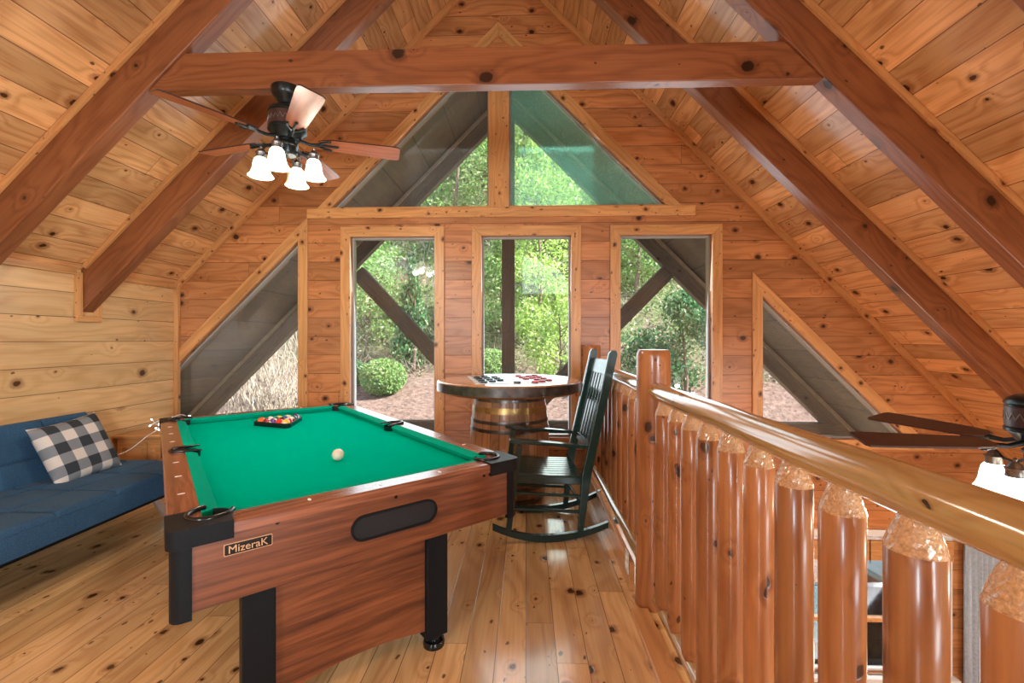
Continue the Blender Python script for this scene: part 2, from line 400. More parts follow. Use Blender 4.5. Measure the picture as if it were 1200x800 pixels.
wins = [
 ('window_1', [(x1a,GL_B),(x1b,GL_B),(x1b,GL_T),(x1a,GL_T)], 'glass', 'tall window left of the barrel table'),
 ('window_2', [(x2a,GL_B),(x2b,GL_B),(x2b,GL_T),(x2a,GL_T)], 'glass', 'tall middle window behind the barrel table'),
 ('window_3', [(x3a,GL_B),(x3b,GL_B),(x3b,GL_T),(x3a,GL_T)], 'glass', 'tall window behind the log newel post'),
 ('window_4', [(lw0,GL_B),(lw1,GL_B),(lw1,lw1+k4),(lw0,lw0+k4)], 'glass_d', 'sloping window behind the far corner of the pool table'),
 ('window_5', [(rw0,GL_B),(k5-GL_B,GL_B),(rw0,k5-rw0)], 'glass_d', 'triangular window above the log railing'),
 ('window_6', [(UB-kL,UB),(ua,UB),(ua,UT),(UT-kL,UT)], 'glass_d', 'sloping upper window left of the centre post'),
 ('window_7', [(ub,UB),(kR-UB,UB),(kR-UT,UT),(ub,UT)], 'glass_g', 'sloping upper window right of the centre post, green reflection painted in'),
 ('window_8', [(lwx0,LWB),(lwx1,LWB),(lwx1,LWT),(lwx0,LWT)], 'glass', 'lower great room window seen between the balusters'),
]
outer = [(KX-.1,LOW-.1),(EX+.1,LOW-.1),(EX+.1,rz(EX+.1)),(RX,RZ),(KX-.1,rz(KX-.1))]
m = MB(); m.prism(outer, XZ(D), 0, WT, [w[1] for w in wins])
struct(m.build('wall_back', M['wall']), 'knotty pine gable wall with the windows')
# knee wall, side wall, rear wall
m = MB(); m.box((KX-.12,FY,-.3), (KX,D,rz(KX)+.05), off=False)
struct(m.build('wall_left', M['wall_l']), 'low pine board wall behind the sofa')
m = MB(); m.box((EX,FY,LOW), (EX+.12,D,rz(EX)+.05), off=False); struct(m.build('wall_right', M['wall']), 'pine side wall of the great room')
# wall behind the camera, with openings added for the unseen fill lights
fh = [[(-2.32,.95),(-1.62,.95),(-1.62,2.5),(-2.32,2.5)], [(1.85,.9),(2.55,.9),(2.55,2.3),(1.85,2.3)], [(1.6,-1.6),(4.2,-1.6),(4.2,.6),(1.6,.6)], [(-.1,2.75),(1.4,2.75),(1.0,3.5),(-.1,3.9)]]
m = MB(); m.prism(outer, XZ(FY-WT), 0, WT, fh); struct(m.build('wall_front', M['wall']), 'pine gable wall behind the viewer')
m = MB(); m.box((KX-.12,FY,-.28), (FX,D,0), off=False)
for i, f in enumerate(m.uv):            # boards run towards the back wall
    pass
fl = m.build('floor', M['floor']); struct(fl, 'varnished knotty pine loft floor')
for p in fl.data.polygons:
    for li in p.loop_indices:
        co = fl.data.vertices[fl.data.loops[li].vertex_index].co; fl.data.uv_layers[0].data[li].uv = (co.y, co.x)
m = MB(); m.box((KX-.12,FY,LOW-.2), (EX+.12,D,LOW), off=False); struct(m.build('floor', M['floor']), 'pine floor of the great room below')
m = MB(); m.box((FX-.14,FY,LOW), (FX,D,-.28), off=False); struct(m.build('wall_low', M['wall']), 'pine wall under the loft edge'); 
# ceiling slopes
def slope(side, x0, x1, name, y0, y1, mat, t=.1, base=0.0, lab=None):
    q = sqrt(2); m = MB()
    A = (RX, RZ+base); 
    xe = x1
    pts = [Vector((RX, 0, RZ+base)), Vector((xe, 0, RZ+base-abs(xe-RX)))]
    nrm = Vector((side*.7071, 0, .7071))*t
    P = []
    for y in (y0, y1):
        for p in (pts[0], pts[1], pts[1]+nrm, pts[0]+(Vector((0,0,t*q)))):
            P.append(Vector((p.x, y, p.z)))
    b = m.add(P); Ls = (pts[1]-pts[0]).length
    m.face([b,b+1,b+5,b+4], [(y0,0),(y0,Ls),(y1,Ls),(y1,0)]); m.face([b+3,b+7,b+6,b+2], [(y0,0),(y1,0),(y1,Ls),(y0,Ls)])
    m.face([b,b+3,b+2,b+1], [(0,0),(0,t),(Ls,t),(Ls,0)]); m.face([b+4,b+5,b+6,b+7], [(0,0),(Ls,0),(Ls,t),(0,t)])
    m.face([b+1,b+2,b+6,b+5], [(y0,0),(y0,t),(y1,t),(y1,0)]); m.face([b,b+4,b+7,b+3], [(y0,0),(y1,0),(y1,t),(y0,t)])
    return struct(m.build(name, mat), lab)
slope(-1, RX, KX-.12, 'ceiling', FY-WT, D+WT, M['ceil'], lab='left slope of the knotty pine ceiling')
slope(1, RX, EX+.12, 'ceiling', FY-WT, D+WT, M['ceil'], lab='right slope of the knotty pine ceiling')
OH = 7.25
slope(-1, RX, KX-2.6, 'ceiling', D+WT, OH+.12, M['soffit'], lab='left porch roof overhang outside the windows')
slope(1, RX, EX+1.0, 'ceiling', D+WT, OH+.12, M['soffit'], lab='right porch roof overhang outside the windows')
# ------------------------------------------------------------------ windows
CW = .105
def casing_poly(m, poly, w=CW, skip=(), y0=-.022, y1=0.0):
    """a board along every edge of the opening, outside of it"""
    n = len(poly); cx = sum(p[0] for p in poly)/n; cz = sum(p[1] for p in poly)/n
    def outw(i):
        a, b = Vector(poly[i]), Vector(poly[(i+1) % n]); d = (b-a).normalized(); nn = Vector((d.y, -d.x))
        if nn.dot(Vector(((a.x+b.x)/2-cx, (a.y+b.y)/2-cz))) < 0: nn = -nn
        return a+nn*w, d, nn
    L = [outw(i) for i in range(n)]
    def isec(l1, l2):
        (p, d, _), (q, e, _) = l1, l2; den = d.x*e.y-d.y*e.x
        t = ((q.x-p.x)*e.y-(q.y-p.y)*e.x)/den; return p+d*t
    for i in range(n):
        if i in skip: continue
        a, b = poly[i], poly[(i+1) % n]; pi_, ni = L[(i-1) % n], L[(i+1) % n]
        A = isec(pi_, L[i]) if (i-1) % n not in skip else Vector(a)+L[i][2]*w
        B = isec(L[i], ni) if (i+1) % n not in skip else Vector(b)+L[i][2]*w
        q = [tuple(a), tuple(b), tuple(B), tuple(A)]; d = L[i][1]
        vert = abs(d.y) > .9
        uvf = (lambda a_, b_, d=d: (a_*d.x+b_*d.y, a_*d.y-b_*d.x))
        m.prism(q, XZ(D), y0, y1, uvf=uvf, off=True)
for name, poly, gm, lab in wins:
    w = empty(name, (poly[0][0], D, poly[0][1])); struct(w, lab)
    low = name == 'window_8'
    m = MB(); sk = {'window_6': (1,2), 'window_7': (2,3)}.get(name, ())
    if low: casing_poly(m, poly, .07)
    else: casing_poly(m, poly, CW, sk)
    m.build('casing', M['offwhite'] if low else M['trim'], w, bevel=.004, world=True)
    # sash just inside the opening, metal edge
    m = MB(); n = len(poly); cx = sum(p[0] for p in poly)/n; cz = sum(p[1] for p in poly)/n
    ins = [( (p[0]), (p[1]) ) for p in poly]
    def inset(poly, t):
        n = len(poly); R = []; 
        ar = sum(poly[i][0]*poly[(i+1)%n][1]-poly[(i+1)%n][0]*poly[i][1] for i in range(n))
        sg = 1 if ar > 0 else -1
        Ls = []
        for i in range(n):
            a, b = Vector(poly[i]), Vector(poly[(i+1) % n]); d = (b-a).normalized(); Ls.append((a+Vector((-d.y, d.x))*t*sg, d))
        for i in range(n):
            (p, d), (q, e) = Ls[i-1], Ls[i]; den = d.x*e.y-d.y*e.x
            tt = ((q.x-p.x)*e.y-(q.y-p.y)*e.x)/den; r = p+d*tt; R.append((r.x, r.y))
        return R
    m.prism(poly, XZ(D), .05, .10, [inset(poly, .018)])
    m.build('sash', M['offwhite'] if low else M['steelframe'] if 'steelframe' in M else M['offwhite'], w, world=True)
    ip = inset(poly, .016)
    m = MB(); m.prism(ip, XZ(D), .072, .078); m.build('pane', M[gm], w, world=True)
    if low:
        m = MB(); cxw = w2(1005,700)[0]; zz = w2(1060,730)[1]
        m.box((lwx0,D+.04,zz-.02), (lwx1,D+.09,zz+.02)); m.build('meeting_rail', M['trim'], w, world=True)
        m = MB(); m.box((lwx0-.1,D-.08,LWB-.04), (lwx1+.1,D-.001,LWB)); m.build('window_sill', M['offwhite'], w, world=True)
# ------------------------------------------------------------------ trims
nt = [0]
def trim(m, lab):
    nt[0] += 1; return struct(m.build('trim_%d' % nt[0], M['trim'], bevel=.004), lab)
hz = w2(585,249)[1]
m = MB(); m.box((w2(361,250)[0],D-.03,hz-.052), (w2(814,250)[0],D-.0005,hz+.052)); trim(m, 'long header board under the upper windows')
m = MB(); m.box((ua,D-.034,hz+.05), (ub,D+.05,UT+.12)); trim(m, 'vertical centre post between the upper windows')
# small triangle of trim above the upper windows
ax, az = w2(584,27); 
m = MB(); h0 = .36
m.prism([(ax-h0,az-h0),(ax,az),(ax,az-.15),(ax-h0+.15,az-h0)], XZ(D), -.026, 0, uvf=lambda a,b:((a+b)*.7,(a-b)*.7), off=True); 
m.prism([(ax+h0,az-h0),(ax+h0-.15,az-h0),(ax,az-.15),(ax,az)], XZ(D), -.026, 0, uvf=lambda a,b:((a-b)*.7,(a+b)*.7), off=True)
trim(m, 'peak of the upper window trim above the tie beam')
for sd, x1 in ((-1, KX), (1, EX)):
    m = MB(); p, q = Vector((RX, D-.02, RZ)), Vector((x1, D-.02, rz(x1))); n_ = Vector((-sd*.7071,0,-.7071))*.03
    m.bar(p+n_, q+n_, .04, .06, up=(sd*.7071,0,.7071)); trim(m, 'diagonal trim where the gable wall meets the %s ceiling slope' % ('left' if sd < 0 else 'right'))
m = MB(); m.box((KX,D-.045,.0), (KX+.045,D,rz(KX))); trim(m, 'vertical corner trim beside the sloping window')
m = MB(); m.box((EX-.05,D-.05,LOW), (EX,D,rz(EX))); trim(m, 'vertical corner trim of the great room')
# knee wall top trim with pockets around rafters
FR = [1.80, 2.76, 3.66]; RT = .11; RD = .26      # rafter planes, thickness, depth
zk = rz(KX)
m = MB(); ys = FY
for y in FR+[None]:
    y1 = (y-.055) if y else D
    m.box((KX,ys,zk-.055), (KX+.03,y1,zk+.0))
    if y:
        hh = RD*1.4142-.02
        m.box((KX,y-.055,zk-hh-.05), (KX+.03,y-.005,zk-.03)); m.box((KX,y-.055,zk-hh-.10), (KX+.03,y+RT+.055,zk-hh-.05)); m.box((KX,y+RT+.005,zk-hh-.05), (KX+.03,y+RT+.055,zk-.03))
        ys = y+RT+.055
trim(m, 'trim along the top of the low wall, stepping round the rafter ends')
# ------------------------------------------------------------------ rafters and beam
names = {0: 'nearest the viewer', 1: 'carrying the tie beam', 2: 'nearest the gable windows'}
def rafter(i, sd):
    y = FR[i]; x1 = KX+.002 if sd < 0 else EX-.002
    x0 = RX
    q = RD*sqrt(2)
    poly = [(x0, RZ-.004), (x1, rz(x1)-.004), (x1, rz(x1)-q), (x0, RZ-q)]
    m = MB(); d = Vector((sd, -1)).normalized()
    m.prism(poly, XZ(y), 0, RT, uvf=lambda a, b: (a*d.x+b*d.y, a*d.y-b*d.x), off=True)
    o = m.build('rafter', M['beam'], bevel=.006)
    r = empty('rafter', (x1, y, rz(x1)-q))
    o.parent = r; o.data.transform(Matrix.Translation(-r.location)); o.name = 'timber'
    m = MB(); n_ = Vector((-sd*.7071,0,-.7071))*.022
    xa = x0+sd*(1.9 if i == 1 else .3)
    p = Vector((xa, y-.012, rz(xa))); qq = Vector((x1-sd*.03, y-.012, rz(x1-sd*.03)))
    m.bar(p+n_, qq+n_, .024, .04, up=(sd*.7071,0,.7071)); m.build('edge_strip', M['trim'], r, bevel=.003, world=True)
    side = 'left' if sd < 0 else 'right'
    tag(r, 'stained rafter on the %s ceiling slope, %s' % (side, names[i]), 'rafter', 'exposed ceiling rafters')
for i in range(3):
    for sd in (-1, 1): rafter(i, sd)
tz0, tz1 = 3.0, 3.235
tx = lambda z: RZ-RD*sqrt(2)-z
ta, tb = RX-tx(tz0)+.001, RX+tx(tz0)-.001; ta2, tb2 = RX-tx(tz1)+.001, RX+tx(tz1)-.001
m = MB(); m.prism([(ta,tz0),(tb,tz0),(tb2,tz1),(ta2,tz1)], XZ(FR[1]), .015, .095, uvf=lambda a,b:(a,b+1.3), off=True)
tag(m.build('tie_beam', M['beam'], bevel=.005), 'horizontal stained tie beam crossing below the ridge, above the hanging fan', 'beam')
# ------------------------------------------------------------------ log railing
RLX = .68
def logpts(a, b, n, r, wob=.002):
    a, b = Vector(a), Vector(b); P = []; R = []
    for i in range(n+1):
        t = i/n; P.append(a.lerp(b, t)+Vector((rnd.uniform(-wob, wob), rnd.uniform(-wob, wob)*.3, rnd.uniform(-wob, wob)))); R.append(r*(1+rnd.uniform(-.03, .03)))
    return P, R
def railing(y0, y1, bz, bx, ys, lab):
    r = empty('log_railing', (RLX, (y0+y1)/2, 0))
    P, R = logpts((RLX,y0,1.132), (RLX,y1,1.132), 14, .046)
    m = MB(); m.tube(P, R, 28); m.build('handrail', M['rail'], r, smooth=True, world=True)
    P, R = logpts((bx,y0,bz), (bx,y1,bz), 10, .034)
    m = MB(); m.tube(P, R, 18); m.build('bottom_rail', M['rail'], r, smooth=True, world=True)
    for y in ys:
        rr = .0425*rnd.uniform(.95, 1.05); dx = rnd.uniform(-.004, .004)
        m = MB(); b = bz-.01
        zs = [b, b+.05, b+.055, .35, .6, .85, 1.035, 1.045, 1.062, 1.078, 1.10]
        rs = [rr*.62, rr*.96, rr, rr*rnd.uniform(.97,1.03), rr*rnd.uniform(.97,1.03), rr, rr, rr*.80, rr*.62, rr*.5, rr*.4]
        m.tube([(RLX+dx, y, z) for z in zs], rs, 24)
        o = m.build('baluster', M['log'], r, smooth=True, world=True)
        # hewn shoulder: rough cone
        m = MB(); seg = 40; rows = 9; base = []
        for k in range(rows):
            t = k/(rows-1); z = 1.033+t*.063; rad = rr*(1.015-.50*t**1.15)
            base.append(m.add([(RLX+dx+(rad+rnd.uniform(-.0011,.0011))*cos(2*pi*j/seg), y+(rad+rnd.uniform(-.0011,.0011))*sin(2*pi*j/seg), z) for j in range(seg)]))
        for k in range(rows-1):
            for j in range(seg):
                j2 = (j+1) % seg; m.face([base[k]+j, base[k]+j2, base[k+1]+j2, base[k+1]+j], [(0,j*.01),(0,j*.01+.01),(.01,j*.01+.01),(.01,j*.01)])
        s = m.build('hewn_shoulder', M['hewn'], o, smooth=False); s.data.transform(Matrix.Translation(-r.location))
    tag(r, lab, 'railing', 'log railing sections'); return r
yn = [2.196-.1745*i for i in range(0, 13)]
railing(-1.1, 2.315, .07, RLX, yn, 'glossy peeled log railing with thick balusters running right beside the viewer')
yf = [2.62+.1745*i for i in range(0, 12)]
railing(2.47, 4.52, .19, .645, yf, 'farther section of log railing behind the rocking chair')
def post(y, lab, half=False):
    r = .089 if not half else .085; p = empty('newel_post', (RLX, y, 0))
    m = MB(); zs = [.0, .02, .3, .7, 1.0, 1.25, 1.315, 1.335, 1.347, 1.35]; rs = [r*1.09, r*1.07, r*1.01, r, r, r*.99, r*.985, r*.94, r*.86, r*.0001]
    m.tube([(0,0,z) for z in zs], rs, 40, cap=True); m.build('log', M['log'], p, smooth=True)
    tag(p, lab, 'post', 'log newel posts')
post(2.39, 'thick log newel post standing at the middle of the railing')
post(4.60, 'log newel post fixed against the gable wall behind the rocking chair')
m = MB(); m.box((.535,-1.1,0), (.625,2.29,.03)); tag(m.build('curb_board', M['trim'], bevel=.004), 'flat pine curb board along the base of the near railing', 'board')
m = MB(); m.box((.575,2.49,0), (.605,4.51,.16)); tag(m.build('skirt_board', M['trim'], bevel=.004), 'upright pine skirting board at the base of the farther railing', 'board')
o = empty('power_outlet', (.574,2.53,.15))
m = MB(); m.box((-.006,-.037,-.06), (0,.037,.06)); m.build('cover_plate', M['offwhite'], o, bevel=.003)
for s in (-1, 1):
    m = MB(); m.lathe([(.016,0),(.016,.004),(.014,.005)], 16, Matrix.Translation((-.006,0,s*.024)) @ Matrix.Rotation(-pi/2, 4, 'Y')); m.build('socket', M['offwhite'], o)
tag(o, 'small white power outlet on the skirting board by the newel post', 'power outlet')
# ================================================================== POOL TABLE
TW, TL, TH = 1.40, 2.56, .80
PT = empty('pool_table', (-1.403, 2.757, 0), radians(40.6))
tag(PT, 'pool table with green cloth, walnut sides and black corner castings', 'pool table')
X, Y = TW/2, TL/2
AB = .53
# apron panels
m = MB(); m.box((-X+.03,-Y+.012,AB), (X-.03,-Y+.045,TH-.035)); m.build('end_apron', M['walnut'], PT, bevel=.002)
m = MB(); m.box((-X+.03,Y-.045,AB), (X-.03,Y-.012,TH-.035)); m.build('end_apron', M['walnut'], PT, bevel=.002)
for s in (-1, 1):
    m = MB(); m.box((s*(X-.0285)-.0165,-Y+.03,AB), (s*(X-.0285)+.0165,Y-.03,TH-.035)); m.build('side_apron', M['walnut'], PT, bevel=.002)
# slate bed + cloth
m = MB(); m.box((-X+.05,-Y+.05,TH-.075), (X-.05,Y-.05,TH-.042)); m.build('bed', M['cloth'], PT)
m = MB(); m.box((-X+.05,-Y+.05,AB+.02), (X-.05,Y-.05,TH-.08)); m.build('cabinet_floor', M['hole'], PT)
# rails: wood + cushion
RW = .095; CU = .055; ZB = TH-.042
def rail(p0, p1, inward, name):
    p0, p1 = Vector((*p0,0)), Vector((*p1,0)); n = Vector((*inward,0)); d = (p1-p0).normalized(); o_ = rnd.random()*9
    prof = [(0,TH-.04),(0,TH-.006),(.006,TH),(RW,TH),(RW,TH-.04)]
    m = MB(); A = m.add([p0+n*a+Vector((0,0,z)) for a, z in prof]); B = m.add([p1+n*a+Vector((0,0,z)) for a, z in prof]); L = (p1-p0).length
    k = len(prof); s = 0
    for i in range(k):
        j = (i+1) % k; ds = sqrt((prof[j][0]-prof[i][0])**2+(prof[j][1]-prof[i][1])**2)
        m.face([A+i,A+j,B+j,B+i], [(o_,s),(o_,s+ds),(o_+L,s+ds),(o_+L,s)]); s += ds
    m.face([A+i for i in range(k)][::-1], [(0,0)]*k); m.face([B+i for i in range(k)], [(0,0)]*k)
    m.build('rail', M['walnut_top'], PT)
def cushion(p0, p1, inward, ca, cb):
    """ca, cb: how much each nose end is cut back"""
    p0, p1 = Vector((*p0,0)), Vector((*p1,0)); n = Vector((*inward,0)); d = (p1-p0).normalized()
    m = MB()
    def ring(p, cut, sgn):
        return m.add([p+n*RW+Vector((0,0,ZB)), p+n*RW+Vector((0,0,TH+.001)), p+n*(RW+CU*.55)+d*sgn*cut*.55+Vector((0,0,TH-.001)), p+n*(RW+CU)+d*sgn*cut+Vector((0,0,TH-.010)), p+n*(RW+CU*.7)+d*sgn*cut*.7+Vector((0,0,ZB+.003))])
    A, B = ring(p0, ca, 1), ring(p1, cb, -1)
    for i in range(5):
        j = (i+1) % 5; m.face([A+i,A+j,B+j,B+i], [(0,0),(0,.02),(1,.02),(1,0)])
    m.face([A+4-i for i in range(5)], [(0,0)]*5); m.face([B+i for i in range(5)], [(0,0)]*5)
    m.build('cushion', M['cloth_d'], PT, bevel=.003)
cx_ = .115; sp = .055
for s in (-1, 1):
    rail((-X+cx_,s*Y), (X-cx_,s*Y), (0,-s), 'end')
    cushion((-X+RW+.05,s*Y), (X-RW-.05,s*Y), (0,-s), .05, .05)
    for a, b, ca, cb in ((-Y+cx_, -sp, .05, .02), (sp, Y-cx_, .02, .05)):
        rail((s*X,a-(0 if a<0 and a<-.5 else .053)), (s*X,b+(0 if b>.5 else .053)), (-s,0), 'side')
        a2 = -Y+RW+.05 if a < -.5 else a; b2 = Y-RW-.05 if b > .5 else b
        cushion((s*X,a2), (s*X,b2), (-s,0), ca, cb)
# corner castings with pockets
def corner(sx, sy):
    # local frame: outer corner at origin, a along x inwards, b along y inwards
    T = lambda a, b, d: Vector((sx*(X-a), sy*(Y-b), d))
    cc, r = .118, .062
    L = .175
    # cap outline: L shape with round pocket bite
    bite = [(cc+r*cos(t), cc+r*sin(t)) for t in [radians(-40-(i*190/12)) for i in range(13)]]
    out = [(.03,-.006)]
    k = .03
    arc = [(k-k*sin(radians(a))-.006, k-k*cos(radians(a))-.006) for a in range(0, 91, 15)]
    poly = [(L,-.006)]+arc+[(-.006,L)]+[(RW+.004,L)]
    # bite goes from near (RW, L) around pocket to (L, RW)
    pts = []
    for i in range(15):
        t = radians(120+ (330-120)*i/14); pts.append((cc+r*cos(t), cc+r*sin(t)))
    poly += pts+[(L,RW+.004)]
    m = MB(); m.prism(poly, T, TH-.055, TH+.006)
    c = m.build('corner_casting', M['blackplastic'], PT, bevel=.006, seg=3)
    # rim around the pocket with two pointed horns
    P = [];R = []
    for i in range(25):
        t = radians(100+(350-100)*i/24); rr = r+.004
        P.append(T(cc+rr*cos(t), cc+rr*sin(t), TH+.006)); R.append(.009)
    e1, e2 = T(cc+.075, cc-.005, TH+.004), T(cc-.005, cc+.075, TH+.004)
    P = [e2]+P+[e1]; R = [.003]+R+[.003]
    m = MB(); m.tube(P, R, 10); m.build('pocket_rim', M['blackgloss'], c, smooth=True)
    m = MB(); prof = [(r,TH-.002),(r,TH-.05),(r*.85,TH-.13),(r*.4,TH-.16),(.001,TH-.165)]
    m.lathe([(a, z-TH) for a, z in prof], 24, Matrix.Translation(T(cc,cc,TH)), cap=False); m.build('pocket_cup', M['hole'], c, smooth=True)
    # vertical leg cover under the corner
    m = MB(); k = .035; arc = [(k-k*sin(radians(a))+.004, k-k*cos(radians(a))+.004) for a in range(0, 91, 15)]
    m.prism([(.062,.004)]+arc+[(.004,.04),(.05,.04),(.062,.03)], T, AB-.02, TH-.05)
    m.build('corner_post', M['blackplastic'], PT, bevel=.004)
for sx in (-1, 1):
    for sy in (-1, 1): corner(sx, sy)
# side pockets
for s in (-1, 1):
    m = MB(); T = lambda a, b, d: Vector((s*(X-a), b, d))
    m.lathe([(.001,TH-.12),(.04,TH-.11),(.05,TH-.01)], 20, Matrix.Translation((s*(X-.12),0,0)), cap=False)
    P = [T(RW+.075,-.068,TH+.003), T(.09,-.054,TH+.004), T(.045,-.03,TH+.005), T(.035,0,TH+.005), T(.045,.03,TH+.005), T(.09,.054,TH+.004), T(RW+.075,.068,TH+.003)]
    m.tube(P, [.004,.009,.011,.011,.011,.009,.004], 10)
    m.prism([(.04,-.045),(.04,.045),(RW+.03,.05),(RW+.03,-.05)], T, TH-.035, TH-.012)
    m.build('side_pocket', M['blackgloss'], PT, smooth=True)
# pearl sights
for s in (-1, 1):
    for k in range(1, 8):
        if k == 4: continue
        y = -Y+RW+.05+(TL-2*(RW+.05))*k/8
        m = MB(); m.lathe([(.0001,.0),(.008,.0),(.008,.0012),(.0001,.0013)], 12, Matrix.Translation((s*(X-.05),y,TH)) @ Matrix.Diagonal((1.6,.75,1,1))); m.build('pearl_sight', M['diamond'], PT)
    for k in (1, 2, 3):
        x = -X+RW+.05+(TW-2*(RW+.05))*k/4
        m = MB(); m.lathe([(.0001,.0),(.008,.0),(.008,.0012),(.0001,.0013)], 12, Matrix.Translation((x,s*(Y-.05),TH)) @ Matrix.Diagonal((.75,1.6,1,1))); m.build('pearl_sight', M['diamond'], PT)
# screw holes on the near apron
def px_on_near(px, py, yl=-Y+.012):
    """where a ray of the photo meets the near apron plane, in table coordinates"""
    R = Matrix.Rotation(-radians(40.6), 4, 'Z'); o = R @ (Vector((0,0,CH))-Vector(PT.location)); d = R @ ray(px, py)
    k = (yl-o.y)/d.y; p = o+d*k; return p.x, p.z
sx0, sz0 = px_on_near(460, 610)
for px, py in ((325,612), (464,582), (567,557)):
    a, b = px_on_near(px, py)
    m = MB(); m.lathe([(.0001,0),(.006,0),(.007,.002),(.0001,.002)], 14, Matrix.Translation((a,-Y+.012,b)) @ Matrix.Rotation(pi/2, 4, 'X')); m.build('screw_cap', M['blackgloss'], PT)
# ball return opening
a0, zt = px_on_near(411,612)[0], sz0; a1 = px_on_near(512,600)[0]
hw = (a1-a0)/2; hc = (a0+a1)/2; hr = .052; zc_ = .655
def stadium(w, r, n=10): return [(hc+(w-r)*sg+r*cos(t), zc_+r*sin(t)) for sg, rg in ((1,(-90,90)),(-1,(90,270))) for t in [radians(rg[0]+(rg[1]-rg[0])*i/n) for i in range(n+1)]]
m = MB(); m.prism(stadium(hw, hr), XZ(-Y+.012), -.006, .0, [stadium(hw-.010, hr-.010)[::-1]]); m.build('ball_return_rim', M['blackplastic'], PT, bevel=.002)
m = MB(); m.prism(stadium(hw-.010, hr-.010), XZ(-Y+.012), -.0022, .0); m.build('ball_return_opening', M['hole'], PT)
# badge
bx_, bz_ = px_on_near(291.5, 638)
b = MB(); bw, bh = .072, .0195
def rr(w, h, r, n=5): return [(bx_+sx*(w-r)+r*cos(t), bz_+sy*(h-r)+r*sin(t)) for sx, sy, a in ((1,1,0),(-1,1,90),(-1,-1,180),(1,-1,270)) for t in [radians(a+90*i/n) for i in range(n+1)]]
b.prism(rr(bw, bh, .004), XZ(-Y+.012), -.0025, .0); bd = b.build('name_badge', M['gold'], PT)
b = MB(); b.prism(rr(bw-.0022, bh-.0022, .003), XZ(-Y+.012), -.0032, .0); b.build('badge_field', M['blackgloss'], bd)
cu = bpy.data.curves.new('badge_lettering', 'FONT'); cu.body = 'MizeraK'; cu.size = .031; cu.extrude = .0006; cu.align_x = 'CENTER'; cu.align_y = 'CENTER'; cu.resolution_u = 6
to = bpy.data.objects.new('badge_lettering', cu); C.objects.link(to)
bpy.context.view_layer.update()
me = bpy.data.meshes.new_from_object(to.evaluated_get(bpy.context.evaluated_depsgraph_get()))
C.objects.unlink(to); bpy.data.objects.remove(to); bpy.data.curves.remove(cu)
xs = [v.co.x for v in me.vertices]; sc = 2*(bw-.014)/(max(xs)-min(xs)); cxm = (max(xs)+min(xs))/2; ysm = [v.co.y for v in me.vertices]; cym = (max(ysm)+min(ysm))/2
for v in me.vertices:
    x_, y_ = (v.co.x-cxm)*sc, (v.co.y-cym)*sc; v.co = Vector((bx_+x_, -Y+.012-.0036-v.co.z, bz_+y_))
me.materials.clear(); me.materials.append(M['gold']); to = bpy.data.objects.new('badge_lettering', me); C.objects.link(to); to.parent = bd
# legs and end boards
def legx(px, py): return px_on_near(px, py, -Y+.09)[0]
lx = [legx(302,720), legx(508.5,690)]
for s in (-1, 1):
    for xx in lx:
        m = MB(); m.box((xx-.053,s*(Y-.09)-.035,.05), (xx+.053,s*(Y-.09)+.035,AB+.02)); lg = m.build('leg', M['blackplastic'], PT, bevel=.004)
        m = MB(); m.lathe([(.03,.05),(.03,.03),(.046,.028),(.05,.015),(.048,0)], 24, Matrix.Translation((xx,s*(Y-.09),0))); m.build('levelling_foot', M['blackgloss'], lg, smooth=True)
    yb = s*(Y-.09)
    n = 16; a_, b_ = lx[0]+.05, lx[1]-.05
    low_ = [(a_+(b_-a_)*i/n, .085+.035*sin(pi*i/n)) for i in range(n+1)]
    m = MB(); m.prism(low_+[(b_,AB+.02),(a_,AB+.02)], XZ(yb), -.012, .012); m.build('end_board', M['walnut'], PT)
m = MB(); m.box((lx[0]+.1,-Y+.2,.16), (lx[1]-.1,Y-.2,.2)); 
# ------------------------------------------------------------------ balls
BR = .0295; BZ = ZB+BR+.0005
CT = ZB
def ball_mat(name, col, stripe):
    t = NT('ball_'+name); tc = t.new('ShaderNodeTexCoord'); x, y, z = t.sep(tc.outputs['Object'])
    if stripe: c = t.mix(t.math('LESS_THAN', t.math('ABSOLUTE', z), BR*.52), (.80,.74,.62), col)
    else: c = col
    r2 = t.math('SQRT', t.math('ADD', t.math('MULTIPLY', x, x), t.math('MULTIPLY', z, z)))
    c = t.mix(t.math('LESS_THAN', r2, BR*.36), c, (.80,.76,.66))
    t.bsdf(c, .1, coat=.6); return t.m
cols = {'yellow': (.85,.50,.06), 'blue': (.02,.05,.30), 'red': (.72,.03,.02), 'purple': (.10,.02,.18), 'orange': (.85,.16,.03), 'green': (.01,.16,.09), 'maroon': (.26,.01,.02), 'black': (.01,.01,.01)}
A_, B_, C_ = onZ(290.5,499,CT), onZ(339,503,CT), onZ(357,491,CT)
cen = (A_+B_+C_)/3; d0 = (B_-A_); ang = math.atan2(d0.y, d0.x)-radians(1)
rk = empty('ball_rack', (cen.x, cen.y, CT+.001), ang)
tag(rk, 'black triangular rack holding the balls on the green cloth', 'ball rack')
def tri(rad, rc, n=6):
    P = []
    for k in range(3):
        a = radians(-150+120*k); c = Vector((cos(a), sin(a)))*(rad-2*rc)
        for i in range(n+1):
            t = a-radians(60)+radians(120)*i/n; P.append((c.x+rc*cos(t), c.y+rc*sin(t)))
    return P
inr = 2*BR*4/sqrt(3)+2*BR     # circumradius of ball-centre triangle + margin
ri = 4*2*BR/sqrt(3)+2*(BR+.001)
m = MB(); FL_ = lambda a, b, d: Vector((a, b, d))
m.prism(tri(ri+.020, .028), FL_, 0, .034, [tri(ri, .020)[::-1]]); m.build('frame', M['blackgloss'], rk, bevel=.003)
sph = None
